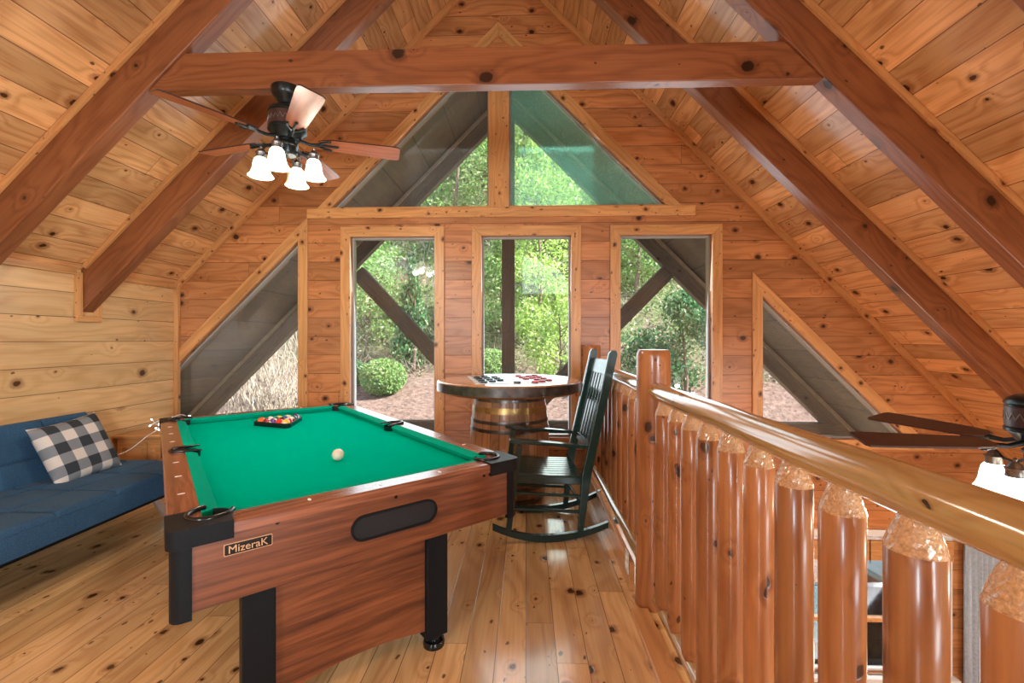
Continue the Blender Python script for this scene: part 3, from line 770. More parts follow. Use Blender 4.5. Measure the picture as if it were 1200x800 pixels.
def uvsphere(r, seg=28, rings=16):
    m = MB(); prof = [(max(1e-5, r*sin(pi*i/rings)), -r*cos(pi*i/rings)) for i in range(rings+1)]; m.lathe(prof, seg, cap=False); return m
rows = [[('orange',0),('maroon',0),('purple',1),('red',0),('yellow',1)], [('blue',1),('green',1),('black',0),('red',1)], [('yellow',0),('blue',0),('maroon',1)], [('orange',1),('green',0)], [('purple',0)]]
where = ['row nearest the viewer', 'second row back', 'middle row', 'row of two', 'far tip']
seen = {}
Rz = Matrix.Rotation(ang, 4, 'Z')
for r, row in enumerate(rows):
    for k, (cn, st) in enumerate(row):
        lx_ = (k-(len(row)-1)/2)*2*BR; ly_ = -4*BR/sqrt(3)+r*BR*sqrt(3)
        p = cen+Rz @ Vector((lx_, ly_, 0))
        m = uvsphere(BR); o = m.build('billiard_ball', ball_mat(cn+str(st), cols[cn], st), smooth=True)
        o.modifiers.clear()
        o.location = (p.x, p.y, BZ+.001); o.rotation_euler = (rnd.uniform(-1,1), rnd.uniform(-1,1), rnd.uniform(0,6))
        tag(o, '%s %s billiard ball in the %s of the rack' % (cn, 'striped' if st else 'solid', where[r]), 'billiard ball', 'billiard balls in the rack')
cb = onZ(396,539.5,CT); m = uvsphere(.031); o = m.build('cue_ball', M['ivory'], smooth=True); o.modifiers.clear()
o.location = (cb.x, cb.y, CT+.0315); tag(o, 'cream cue ball alone on the open green cloth', 'cue ball')
# ================================================================== BARREL TABLE
BT = empty('barrel_table', (onY(597,450,4.02).x, 4.02, 0)); tag(BT, 'round wood topped table on an upright whiskey barrel base', 'table')
prof = []
for i in range(25):
    z = .0+.93*i/24; r = .30+.058*sin(pi*(.06+.88*z/.93)); prof.append((r, z))
m = MB(); m.lathe(prof, 64); m.build('barrel', M['stave'], BT, smooth=True)
def br_(z): return .30+.058*sin(pi*(.06+.88*z/.93))
for z, h, mt_, in ((.03,.045,'steel'), (.14,.035,'steel'), (.27,.03,'steel'), (.63,.03,'steel'), (.70,.028,'steel'), (.80,.05,'brass'), (.885,.03,'steel')):
    m = MB(); m.lathe([(br_(z-h/2)-.002,z-h/2),(br_(z-h/2)+.004,z-h/2),(br_(z)+.005,z),(br_(z+h/2)+.004,z+h/2),(br_(z+h/2)-.002,z+h/2)], 64, cap=False); m.build('hoop', M[mt_], BT, smooth=True)
TR = .645
m = MB(); m.lathe([(.28,.93),(TR-.05,.935),(TR-.03,.95),(TR-.012,.955),(TR,.965),(TR,1.035),(TR-.006,1.042),(TR-.02,1.044)], 96)
for i, f in enumerate(m.f):
    m.uv[i] = [(m.v[j][0], m.v[j][1]) if abs(m.v[f[0]][2]-m.v[f[2]][2] if len(f) == 4 else 0) < .02 else m.uv[i][k] for k, j in enumerate(f)]
m.build('tabletop', M['oak'], BT, smooth=True)
m = MB(); m.lathe([(TR-.001,.957),(TR+.004,.958),(TR+.004,1.032),(TR-.001,1.033)], 96, cap=False); m.build('edge_band', M['steel'], BT, smooth=True)
# checkerboard
TZ = 1.0445; bc = Vector((BT.location.x+.02, 3.98, TZ)); ba = radians(13); bs = .365
cbm = NT('checkerboard_print'); uvn = cbm.new('ShaderNodeUVMap'); uvn.uv_map = 'UVMap'; cu_, cv_, _ = cbm.sep(uvn.outputs[0])
ins_ = cbm.math('MULTIPLY', cbm.math('MULTIPLY', cbm.math('GREATER_THAN', cu_, -.328), cbm.math('LESS_THAN', cu_, .328)), cbm.math('MULTIPLY', cbm.math('GREATER_THAN', cv_, -.328), cbm.math('LESS_THAN', cv_, .328)))
ck = cbm.new('ShaderNodeTexChecker'); cbm.put(ck.inputs['Vector'], cbm.xyz(cbm.math('ADD', cu_, 5.0), cbm.math('ADD', cv_, 5.0), .001)); ck.inputs['Scale'].default_value = 12.195
ck.inputs['Color1'].default_value = (.10,.16,.22,1); ck.inputs['Color2'].default_value = (.62,.70,.70,1)
cbm.bsdf(cbm.mix(ins_, (.66,.74,.72), ck.outputs[0]), .22)
cbo = empty('checkerboard', bc, ba)
m = MB(); m.box((-bs,-bs,0), (bs,bs,.004), off=False)
for i, f in enumerate(m.f): m.uv[i] = [(m.v[j][0], m.v[j][1]) for j in f]
m.build('board', cbm.m, cbo)
tag(cbo, 'printed checkerboard lying on the barrel table', 'game board')
def checker(p, mat, lab, grp):
    m = MB(); r = .031
    m.lathe([(r*.96,0),(r,.002),(r,.009),(r*.93,.011),(r*.72,.0105),(r*.68,.009),(.0001,.009)], 24); o = m.build('checker', mat, smooth=True)
    o.location = p; tag(o, lab, 'checker', grp)
Rb = Matrix.Rotation(ba, 4, 'Z'); cell = .082
orden = ['nearest the table front', 'second from the table front', 'third from the table front', 'farthest from the table front']
for c in range(3):
    for k in range(4):
        for side, mt_, nm in ((0,'blackpiece','black'), (1,'redpiece','red')):
            if c == 2 and k in (0,): continue
            q = 2*k+((c+side) % 2); col = c if side == 0 else 7-c
            p = bc+Rb @ Vector(((col-3.5)*cell, (q-3.5)*cell, .0045))
            checker(p, M[mt_], '%s checker in the %s column, %s' % (nm, ['outer','second','inner'][c], orden[k]), nm+' checkers on the board')
p = bc+Rb @ Vector((-.02,-.345,.0045)); checker(p, M['blackpiece'], 'captured black checker on the near margin of the board', 'captured checkers')
p = bc+Rb @ Vector((.13,-.345,.0045)); checker(p, M['redpiece'], 'captured red checker on the near margin of the board', 'captured checkers')
# ================================================================== ROCKING CHAIR  (front towards -x)
RC = empty('rocking_chair', (.24, 3.36, 0), radians(6)); tag(RC, 'black green wooden rocking chair with slatted back facing the barrel table', 'rocking chair')
K = M['rocker']; hw_ = .265
ox = .24+.105
def L_(x, s, z): return Vector((x-.335, s*hw_, z))       # x measured from photo, shifted to the chair's base
for s in (-1, 1):
    # rocker: curved bar
    m = MB(); n = 18; up = []; dn = []
    for i in range(n+1):
        t = i/n; x = -.165+.90*t; tt = (x-.225)
        z = .0+ .62*tt*tt; 
        if tt > 0: z = .50*tt*tt
        h = .052-.012*abs(2*t-1)
        dn.append((x-.335, z+.002)); up.append((x-.335, z+h))
    m.prism(dn+up[::-1], lambda a, b, d, s=s: Vector((a, s*hw_+d, b)), -.017, .017); m.build('rocker', K, RC, bevel=.004)
    # front leg
    m = MB(); m.bar(L_(-.055,s,.085), L_(.02,s,.675), .034, .04, up=(1,0,0)); m.build('leg', K, RC, bevel=.004)
    # rear post
    m = MB(); m.prism([(.425-.335,.05),(.462-.335,.05),(.522-.335,.46),(.708-.335,1.30),(.70-.335,1.325),(.668-.335,1.325),(.648-.335,1.305),(.457-.335,.46)], lambda a, b, d, s=s: Vector((a, s*hw_+d, b)), -.018, .018); m.build('back_post', K, RC, bevel=.005)
    # arm
    m = MB(); arm = [(-.05,.0),(-.045,.035),(.0,.045),(.25,.036),(.47,.02),(.53,.018),(.53,-.018),(.25,-.03),(.0,-.038),(-.045,-.03)]
    def am(a, b, d, s=s): return Vector((a-.335, s*hw_+b*(-s if s > 0 else 1)+(-s)*.012, .700-.10*(a)+d))
    m.prism(arm, am, -.012, .012); m.build('armrest', K, RC, bevel=.004)
    for z0, z1 in ((.345,.31), (.235,.20)):
        m = MB(); m.tube([L_(-.02,s,z0), L_(.46,s,z1)], .0115, 10); m.build('stretcher', K, RC, smooth=True)
# seat of slats running front to back
m = MB()
for k in range(9):
    y0 = -hw_+.012+k*(2*hw_-.024)/9
    m.prism([(-.385,.455),(-.37,.475),(-.33,.478),(-.1,.455),(.14,.445),(.14,.427),(-.1,.437),(-.37,.452)], lambda a, b, d, y0=y0: Vector((a, y0+d, b)), .003, (2*hw_-.024)/9-.003)
m.build('seat', K, RC, bevel=.003)
m = MB(); m.bar(L_(-.02,-1,.43), L_(-.02,1,.43), .022, .05, up=(0,0,1)); m.bar(L_(.47,-1,.41), L_(.47,1,.41), .022, .05)
for s in (-1, 1): m.bar(L_(-.02,s*.93,.435), L_(.47,s*.93,.41), .02, .05)
m.build('seat_frame', K, RC, bevel=.003)
for xx, z in ((-.045,.30),(-.05,.20)):
    m = MB(); m.tube([L_(xx+.03,-1,z), L_(xx+.03,1,z)], .0115, 10); m.build('stretcher', K, RC, smooth=True)
m = MB(); m.tube([L_(.455,-1,.25), L_(.455,1,.25)], .0115, 10); m.build('stretcher', K, RC, smooth=True)
def bk(z): return .487+(.69-.487)*(z-.46)/(1.3-.46)
for z, h in ((1.20,.11), (.64,.055)):
    m = MB(); m.bar(L_(bk(z),-.95,z), L_(bk(z),.95,z), .022, h, up=(.24,0,1)); m.build('crest_rail' if z > 1 else 'lower_back_rail', K, RC, bevel=.004)
for k in range(6):
    s = -.70+1.4*k/5
    m = MB(); m.bar(L_(bk(.65),s,.65), L_(bk(1.17),s,1.17), .038, .014, up=(1,0,-.24)); m.build('back_slat', K, RC, bevel=.003)
# ================================================================== SOFA
SB = empty('futon_sofa', (-3.15, 2.6, 0)); tag(SB, 'navy blue tufted futon sofa with splayed chrome legs along the low wall', 'sofa')
y0, y1 = 1.70, 3.52; xf, xb = -2.645, -3.50
def cushion_slab(name, fn, nu, nv, th, seams_u, seams_v, mat, parent):
    """padded slab over (u,v) in 0..1; fn(u,v,h)->point, quilted by seams, closed box"""
    m = MB()
    def dist(t, S, L): return min([abs(t-s)*L for s in S]+[9])
    def hgt(u, v):
        e = min(u, 1-u)*seams_L[0], min(v, 1-v)*seams_L[1]
        r = .035
        def rd(d): return 0 if d > r else (1-sqrt(max(0, 1-((r-d)/r)**2)))*r
        h = -rd(e[0])-rd(e[1])
        du = dist(u, seams_u, seams_L[0]); dv = dist(v, seams_v, seams_L[1])
        h -= .017*math.exp(-du/.010)+.017*math.exp(-dv/.010)
        return max(-.035, h)
    top = [[m.add([fn(i/nu, j/nv, th+hgt(i/nu, j/nv))]) for j in range(nv+1)] for i in range(nu+1)]
    bot = [[m.add([fn(i/nu, j/nv, 0)]) if i in (0, nu) or j in (0, nv) else None for j in range(nv+1)] for i in range(nu+1)]
    for i in range(nu):
        for j in range(nv): m.face([top[i][j], top[i+1][j], top[i+1][j+1], top[i][j+1]], [(i,j)]*4)
    for i in range(nu):
        m.face([bot[i][0], bot[i+1][0], top[i+1][0], top[i][0]], [(0,0)]*4); m.face([bot[i+1][nv], bot[i][nv], top[i][nv], top[i+1][nv]], [(0,0)]*4)
    for j in range(nv):
        m.face([bot[0][j+1], bot[0][j], top[0][j], top[0][j+1]], [(0,0)]*4); m.face([bot[nu][j], bot[nu][j+1], top[nu][j+1], top[nu][j]], [(0,0)]*4)
    m.face([bot[0][0], bot[0][nv], bot[nu][nv], bot[nu][0]], [(0,0)]*4)
    return m.build(name, mat, parent, smooth=True, world=True)
seams_L = (y1-y0, .78)
cushion_slab('seat', lambda u, v, h: Vector((xf+(xb-xf)*v, y0+(y1-y0)*u, .265+h)), 200, 90, .165, [.2,.4,.6,.8], [.36,.68], M['navy'], SB)
seams_L = (y1-y0-.04, .46)
def backf(u, v, h):
    a = radians(14); up = Vector((-sin(a),0,cos(a))); nn = Vector((cos(a),0,sin(a)))
    return Vector((-3.47,y0+(y1-.12-y0)*u,.36))+up*.46*v+nn*h
cushion_slab('backrest', backf, 200, 60, .14, [.2,.4,.6,.8], [.42], M['navy'], SB)
m = MB()
m.box((xb+.02,y0+.05,.235), (xf-.03,y1-.05,.266)); m.build('frame', M['blackplastic'], SB, world=True)
for yy in (y0+.22, y1-.12):
    for xx, dx in ((xf-.27, .05), (xb+.08, -.03)):
        m = MB(); m.bar((xx,yy-.06*(1 if yy > 2.6 else -1),.24), (xx+dx,yy+.05*(1 if yy > 2.6 else -1),.002), .05, .028, up=(1,0,0)); m.build('leg', M['chrome'], SB, bevel=.003, world=True)
m = MB()
for v in (.0,):
    P = [Vector((xf-.002, y0+.03+(y1-y0-.06)*i/20, .395)) for i in range(21)]; m.tube(P, .004, 6)
m.build('piping', M['navy'], SB, world=True)
# pillow
def pillow():
    n = 26; S = .235; m = MB(); g = {}
    for sgn in (1, -1):
        for i in range(n+1):
            for j in range(n+1):
                u, v = 2*i/n-1, 2*j/n-1
                if sgn < 0 and (i in (0,n) or j in (0,n)): g[(sgn,i,j)] = g[(1,i,j)]; continue
                h = .078*max(0, (1-u**4)*(1-v**4))**.55
                pinch = 1-.07*(1-abs(u)**2)*abs(v)**4-.0; pinch2 = 1-.07*(1-abs(v)**2)*abs(u)**4
                g[(sgn,i,j)] = m.add([(u*S*pinch2, v*S*pinch, sgn*h+.004*sin(9*u+4*v)*(1-u*u)*(1-v*v))])
        for i in range(n):
            for j in range(n):
                q = [(i,j),(i+1,j),(i+1,j+1),(i,j+1)]
                if sgn < 0: q.reverse()
                m.face([g[(sgn,a,b)] for a, b in q], [(a/n+.04, b/n+.02) for a, b in q])
    return m
m = pillow(); pl = m.build('throw_pillow', M['plaid'], smooth=True); tag(pl, 'black and cream buffalo check throw pillow leaning on the navy sofa', 'pillow')
zax = Vector((cos(radians(24)), -.12, sin(radians(24)))).normalized(); yax = Vector((-sin(radians(24)), 0, cos(radians(24)))); xax = yax.cross(zax).normalized(); yax = zax.cross(xax)
rotm = Matrix((xax, yax, zax)).transposed().to_4x4() @ Matrix.Rotation(radians(4), 4, 'Z')
pl.matrix_world = Matrix.Translation((-3.235, 3.10, .615)) @ rotm @ Matrix.Diagonal((.95,.97,1,1))
# ================================================================== CORNER CABINET + STRING LIGHTS
CB = empty('side_cabinet', (-3.45, 4.22, 0)); tag(CB, 'low orange pine cabinet in the corner behind the pool table', 'cabinet')
m = MB(); m.box((-.30,-.26,.0), (.30,.26,.50)); m.build('body', M['trim'], CB, bevel=.004)
m = MB(); m.box((-.32,-.29,.50), (.32,.28,.525)); m.build('top', M['trim'], CB, bevel=.005)
for s in (-1, 1):
    m = MB(); m.prism([(s*.15-.135,.05),(s*.15+.135,.05),(s*.15+.135,.46),(s*.15-.135,.46)], lambda a, b, d: Vector((a,-.26-d,b)), 0, .018, [[(s*.15-.09,.10),(s*.15+.09,.10),(s*.15+.09,.41),(s*.15-.09,.41)]]); dr = m.build('door', M['trim'], CB, bevel=.003)
    m = MB(); m.lathe([(.006,0),(.006,.012),(.014,.02),(.012,.028),(.001,.03)], 14, Matrix.Translation((s*.03,-.278,.3)) @ Matrix.Rotation(pi/2, 4, 'X')); m.build('knob', M['bronze'], dr, smooth=True)
SL = empty('string_lights', (-3.2, 4.0, .53)); tag(SL, 'string of small cold white fairy lights tangled on the corner cabinet', 'string lights')
pts = [onY(150,540,3.75)]
cp = [Vector((-3.42,3.50,.447)), Vector((-3.40,3.58,.44)), Vector((-3.38,3.70,.47)), Vector((-3.37,3.85,.545)), Vector((-3.34,3.95,.60)), Vector((-3.40,3.96,.64)), Vector((-3.32,3.97,.66)), Vector((-3.38,3.99,.57)), Vector((-3.30,3.98,.55)), Vector((-3.27,3.98,.62)), Vector((-3.22,4.0,.70)), Vector((-3.15,4.02,.69)), Vector((-3.14,4.1,.56))]
def smoothpath(cp, k=6):
    out = []
    for i in range(len(cp)-1):
        p0, p1, p2, p3 = cp[max(i-1,0)], cp[i], cp[i+1], cp[min(i+2,len(cp)-1)]
        for j in range(k):
            t = j/k; out.append(.5*((2*p1)+(p2-p0)*t+(2*p0-5*p1+4*p2-p3)*t*t+(3*p1-p0-3*p2+p3)*t**3))
    return out+[cp[-1]]
m = MB(); m.tube(smoothpath(cp), .0035, 6); m.build('cord', M['white'], SL, smooth=True, world=True)
for p in cp[4:]:
    for q in range(2):
        a = p+Vector((rnd.uniform(-.03,.03), rnd.uniform(-.03,.0), rnd.uniform(-.03,.03)))
        m = MB(); m.tube([p, a], [.004,.006], 8); b_ = m.build('lamp_holder', M['white'], SL, world=True)
        m = MB(); m.tube([a, a+(a-p).normalized()*.012], [.006,.002], 8); m2 = m.build('bulb', M['led'], b_); m2.data.transform(Matrix.Translation(-SL.location))
cc = empty('cord_coil', (-2.86, 3.72, 0)); tag(cc, 'small coil of white braided cord on the floor behind the sofa leg', 'cord')
m = MB()
for k in range(4):
    m.tube([Vector((.08*cos(t)*(1-.1*k), .08*sin(t)*(1-.1*k), .015+.024*k+.006*sin(3*t))) for t in [2*pi*i/20 for i in range(21)]], .013, 8)
m.build('coil', M['white'], cc, smooth=True)
# ================================================================== CEILING FANS
def fan(loc, rod, a0, kit, lab, pitch=12, bl=.70, cr=1.0):
    F = empty('ceiling_fan', loc); tag(F, lab, 'ceiling fan', 'ceiling fans')
    zt = .20+rod
    m = MB(); m.lathe([(a_*cr, z_) for a_, z_ in [(.030,zt),(.045,zt+.012),(.060,zt+.03),(.066,zt+.05),(.085,zt+.065),(.092,zt+.085),(.095,zt+.11),(.095,zt+.125)]], 32); m.build('canopy', M['bronze'], F, smooth=True)
    m = MB(); m.tube([(0,0,.19),(0,0,zt+.01)], .014, 14); m.lathe([(.04,.195),(.035,.215),(.018,.235)], 20); m.build('downrod', M['bronze'], F, smooth=True)
    mo = MB(); mo.lathe([(.03,.205),(.075,.20),(.105,.185),(.116,.168),(.116,.16),(.110,.155),(.110,.065),(.116,.06),(.116,.048),(.10,.035),(.085,.015),(.07,.0)], 40); mo = mo.build('motor', M['bronze'], F, smooth=True)
    m = MB(); m.lathe([(.1105,.15),(.1135,.148),(.1135,.07),(.1105,.068)], 40, cap=False); m.build('motor_band', M['blade_top'], mo, smooth=True)
    m = MB()
    for k in range(48):
        t0 = 2*pi*k/48; t1 = 2*pi*(k+1)/48
        m.tube([(.114*cos(t0),.114*sin(t0),.125 if k % 2 else .095), (.114*cos(t1),.114*sin(t1),.095 if k % 2 else .125)], .0022, 5)
    m.build('zigzag_ornament', M['pewter'], mo)
    for k in range(5):
        a = radians(a0+72*k); R = Matrix.Rotation(a, 4, 'Z') @ Matrix.Rotation(radians(-pitch), 4, 'X')
        m = MB(); r0, r1 = .185, bl
        out = [(r0,-.025),(r0+.03,-.045),(r0+.10,-.058),(r1-.06,-.072),(r1-.012,-.070),(r1,-.055),(r1,.055),(r1-.012,.070),(r1-.06,.072),(r0+.10,.058),(r0+.03,.045),(r0,.025)]
        tr_ = tessellate_polygon([[Vector((p[0], p[1], 0)) for p in out]])
        n = len(out); b0 = m.add([R @ Vector((p[0],p[1],-.004)) for p in out]); b1 = m.add([R @ Vector((p[0],p[1],.004)) for p in out]); o_ = rnd.random()*9
        U = [(p[0]+o_, p[1]) for p in out]
        for t in tr_:
            m.face([b0+i for i in t], [U[i] for i in t], 0); m.face([b1+i for i in reversed(t)], [U[i] for i in reversed(t)], 1)
        for i in range(n): j = (i+1) % n; m.face([b0+i,b0+j,b1+j,b1+i], [U[i],U[j],U[j],U[i]], 1)
        bo = m.build('blade', [M['blade'], M['blade_top']], F)
        m = MB(); Ri = lambda x, y, z: R @ Vector((x, y, z))
        m.tube([Matrix.Rotation(a, 4, 'Z') @ Vector((.07,0,.005)), Matrix.Rotation(a, 4, 'Z') @ Vector((.13,0,-.012)), Ri(.19,0,-.010)], [.012,.010,.012], 10)
        for tx_, ty_ in ((.30,0), (.255,.045), (.255,-.045)):
            m.tube([Ri(.18,0,-.009), Ri((.18+tx_)/2,ty_*.75,-.009), Ri(tx_,ty_,-.009)], [.011,.007,.009], 8)
            m.lathe([(.0001,-.006),(.009,-.004),(.012,0),(.009,.004),(.0001,.006)], 10, Matrix.Translation(Ri(tx_,ty_,-.010)))
        m.build('blade_iron', M['bronze'], bo, smooth=True)
    m = MB(); m.lathe([(.03,-.105),(.05,-.10),(.058,-.085),(.058,-.045),(.064,-.04),(.064,-.03),(.05,-.015),(.05,.005)], 32); lk = m.build('light_kit', M['bronze'], F, smooth=True)
    m = MB(); m.lathe([(.004,-.30),(.008,-.27),(.0035,-.262),(.0015,-.13),(.0015,-.10)], 10); m.build('pull_chain', M['brass'], F, smooth=True)
    for k in range(4):
        a = radians(kit+90*k); ca, sa = cos(a), sin(a); pr = lambda r, z: Vector((ca*r, sa*r, z))
        m = MB(); m.tube(smoothpath([pr(.05,-.07), pr(.09,-.095), pr(.13,-.09), pr(.155,-.065), pr(.163,-.085)]), .006, 8)
        ho = MB(); ho.lathe([(.0001,-.045),(.008,-.052),(.005,-.062),(.020,-.072),(.024,-.082),(.033,-.088),(.028,-.10),(.030,-.125),(.026,-.13)], 20, Matrix.Translation(pr(.163,0)))
        arm_ = m.build('lamp_arm', M['bronze'], F, smooth=True); ho.build('socket_cup', M['pewter'], arm_, smooth=True)
        m = MB(); sp_ = [(.030,-.122),(.040,-.135),(.046,-.16),(.050,-.19),(.058,-.215),(.070,-.235),(.074,-.24),(.070,-.238),(.055,-.212),(.046,-.19),(.042,-.16),(.035,-.135),(.026,-.124)]
        m.lathe(sp_, 28, Matrix.Translation(pr(.163,0)), cap=False); m.build('lamp_shade', M['shade'], F, smooth=True)
        l = bpy.data.lights.new('fan_bulb', 'POINT'); l.energy = FANW; l.color = (1,.88,.72); l.shadow_soft_size = .04
        lo = bpy.data.objects.new('fan_bulb', l); C.objects.link(lo); lo.parent = F; lo.location = pr(.163,-.262)
    return F
FANW = 9
fc = onY(337,160,2.81)
fan((fc.x, 2.81, 2.685), .0, 20, 8, 'lit wooden ceiling fan hanging from the tie beam over the pool table')
z2 = .93
xc2, zc2 = 2.40, 2.0
f2 = Vector((cos(YAW)*xc2-sin(YAW)*zc2, sin(YAW)*xc2+cos(YAW)*zc2, z2))
F2 = fan(f2, (rz(f2.x)-z2)/1.1-.40, 30, 14, 'lit ceiling fan hanging low over the great room beyond the railing', pitch=12, cr=.6); F2.scale = (1.1,1.1,1.1)
# ================================================================== GREAT ROOM BITS
zb_t, zb_b = w2(1060,632)[1], w2(1060,655)[1]
BL = empty('window_blind', ((lwx0+lwx1)/2, D-.04, zb_t)); tag(BL, 'woven wood blind pulled up at the lower great room window', 'blind')
m = MB(); nsl = 9
for k in range(nsl):
    z = zb_t-(zb_t-zb_b)*k/nsl; m.box((lwx0-.03,D-.055,z-.014), (lwx1+.05,D-.03,z+.006))
m.build('slats', M['trim'], BL, world=True)
m = MB()
for xx in (lwx0+.3, lwx0+.95, lwx1-.35): m.tube([(xx,D-.06,zb_t+.02),(xx,D-.06,zb_b-.02)], .004, 6)
m.build('cord', M['blackplastic'], BL, world=True)
cxa, cxb = w2(1121,700)[0], w2(1166,700)[0]
CU_ = empty('curtain', ((cxa+cxb)/2, D-.09, LOW)); m = MB(); n = 60; th_ = 7
fr_ = []; 
for i in range(n+1):
    t = i/n; fr_.append((cxa+(cxb-cxa)*t, .028*sin(t*th_*2*pi)))
A = m.add([(x, D-.09+y, LOW+.03) for x, y in fr_]); B = m.add([(x, D-.09+y*.8, w2(1140,628)[1]) for x, y in fr_])
A2 = m.add([(x, D-.084+y, LOW+.03) for x, y in fr_]); B2 = m.add([(x, D-.084+y*.8, w2(1140,628)[1]) for x, y in fr_])
for i in range(n):
    m.face([A+i,A+i+1,B+i+1,B+i], [(0,0)]*4); m.face([A2+i+1,A2+i,B2+i,B2+i+1], [(0,0)]*4)
m.build('panel', M['curtain'], CU_, smooth=True, world=True)
m = MB(); zr_ = w2(1140,627)[1]; m.tube([(cxa-.1,D-.09,zr_),(cxb+.1,D-.09,zr_)], .012, 10); m.build('rod', M['bronze'], CU_, world=True)
tag(CU_, 'pale grey gathered curtain hanging right of the lower window', 'curtain')
# ================================================================== OUTSIDE
TY = 7.22; q = .36
def ow(px, py, Y=TY): p = onY(px, py, Y); return Vector((p.x, Y, p.z))
PTs = empty('porch_truss', (RX, TY, 0)); tag(PTs, 'dark weathered timber truss of the porch roof outside the windows', 'truss')
zlow = ow(588,500).z
for sd, xe in ((-1, KX-2.5), (1, EX+.9)):
    m = MB(); p_, q_ = Vector((RX+sd*.05,TY-.03,RZ-.12)), Vector((xe,TY-.03,rz(xe)-.07)); m.bar(p_, q_, .03, .05, up=(sd*.7071,0,.7071)); m.build('fascia_strip', M['trim_d'], PTs, world=True)
    m = MB(); dd = Vector((sd, -1)).normalized(); m.prism([(RX,RZ-.03),(xe,rz(xe)-.03),(xe,rz(xe)-.38),(RX,RZ-.38)], XZ(TY), 0, .14, uvf=lambda a, b: (a*dd.x+b*dd.y, a*dd.y-b*dd.x), off=True); m.build('rafter', M['timber'], PTs, world=True)
    m = MB(); x_, z_ = (ow(418,322).x, ow(418,322).z) if sd < 0 else (ow(783,322).x, ow(783,322).z)
    m.bar((x_,TY+.07,z_+.05), (RX+sd*.08,TY+.07,ow(588,503).z), .14, .28, up=(0,1,0)) if False else m.bar((x_,TY+.07,z_+.05), (RX+sd*.08,TY+.07,ow(588,503).z), .24, .14, up=(0,1,0))
    m.build('brace', M['timber'], PTs, world=True)
m = MB(); kx0, kx1 = ow(588,400).x, ow(603,400).x; m.box((kx0,TY-.01,ow(588,505).z), (kx1,TY+.15,RZ-.4)); m.build('king_post', M['timber'], PTs, world=True)
m = MB(); zc1, zc2_ = ow(588,494).z, ow(588,507).z; m.box((-5.0,TY-.01,zc2_), (5.9,TY+.15,zc1)); m.build('bottom_chord', M['timber'], PTs, world=True)
# hill
def sm(a, b, t): t = max(0, min(1, (t-a)/(b-a))); return t*t*(3-2*t)
def hz_(x, y):
    if y < 9: z = -.9
    elif y < 13.5: z = -.9+(y-9)*.28
    else: z = .36+(y-13.5)*.80
    z += .02*x*0
    z -= 3.2*sm(2.2, 5.0, x)*(1-sm(9, 14, y))
    z += .25*sin(x*.5+1)*sin(y*.4)*sm(12, 16, y)
    return z
m = MB(); nx, ny = 70, 60; idx = {}
for i in range(nx+1):
    for j in range(ny+1):
        x = -45+90*i/nx; y = 4.9+50*(j/ny)**1.3; idx[(i,j)] = m.add([(x, y, hz_(x, y)+rnd.uniform(-.05,.05)*(1 if y > 9 else .2))])
for i in range(nx):
    for j in range(ny): m.face([idx[(i,j)], idx[(i+1,j)], idx[(i+1,j+1)], idx[(i,j+1)]], [(0,0)]*4)
o = m.build('hillside', M['hill'], smooth=True); o['kind'] = 'structure'; o['label'] = 'steep mulched hillside rising behind the house'
m = MB()
for s in range(60000):
    y = 13.2+rnd.random()**1.3*30; x = (rnd.random()*2-1)*(y*1.15); z = hz_(x, y)
    sz = rnd.uniform(.03,.085)*(y/15); p = Vector((x, y, z+rnd.random()**2*1.1*(y/16)))
    a = Vector((rnd.uniform(-1,1), rnd.uniform(-1,1), rnd.uniform(-1,1))).normalized(); b = a.cross(Vector((rnd.uniform(-1,1), rnd.uniform(-1,1), rnd.uniform(-1,1)))).normalized()
    i0 = m.add([p-a*sz, p-b*sz*.6, p+a*sz, p+b*sz*.6]); m.face([i0,i0+1,i0+2,i0+3], [(0,0)]*4)
o = m.build('undergrowth', [M['leaf_under']], fix=False); tag(o, 'mixed green undergrowth thickly covering the hillside', 'undergrowth', kind='stuff')
m = MB()
for s in range(20000):
    y = 13.0+rnd.random()**1.2*28; x = (rnd.random()*2-1)*(y*1.15); z = hz_(x, y); p = Vector((x, y, z+rnd.uniform(0,.5)*(y/18)))
    a = Vector((rnd.uniform(-1,1), rnd.uniform(-.4,.4), rnd.uniform(-.2,1))).normalized()*rnd.uniform(.2,.8); b = Vector((.013,0,.005))*(y/14)
    i0 = m.add([p-b, p+b, p+a+b*.4, p+a-b*.4]); m.face([i0,i0+1,i0+2,i0+3], [(0,0)]*4)
o = m.build('dry_brush', [M['leaf_dry']], fix=False); tag(o, 'pale dry brush and fallen sticks on the hillside', 'brush', kind='stuff')
def leaves(m, cen, rad, n, sz, shell=.5, droop=0.0):
    n = int(n*2.2); sz *= .62
    for s in range(n):
        v = Vector((rnd.gauss(0,1), rnd.gauss(0,1), rnd.gauss(0,1))).normalized()*(shell+(1-shell)*rnd.random())
        p = cen+Vector((v.x*rad[0], v.y*rad[1], v.z*rad[2])); k = sz*rnd.uniform(.6,1.5)
        a = Vector((rnd.uniform(-1,1), rnd.uniform(-1,1), rnd.uniform(-1,1)-droop)).normalized(); b = a.cross(Vector((rnd.uniform(-1,1), rnd.uniform(-1,1), rnd.uniform(-1,1)))).normalized()
        i0 = m.add([p-a*k, p-b*k*.5, p+a*k, p+b*k*.5]); m.face([i0,i0+1,i0+2,i0+3], [(0,0)]*4)
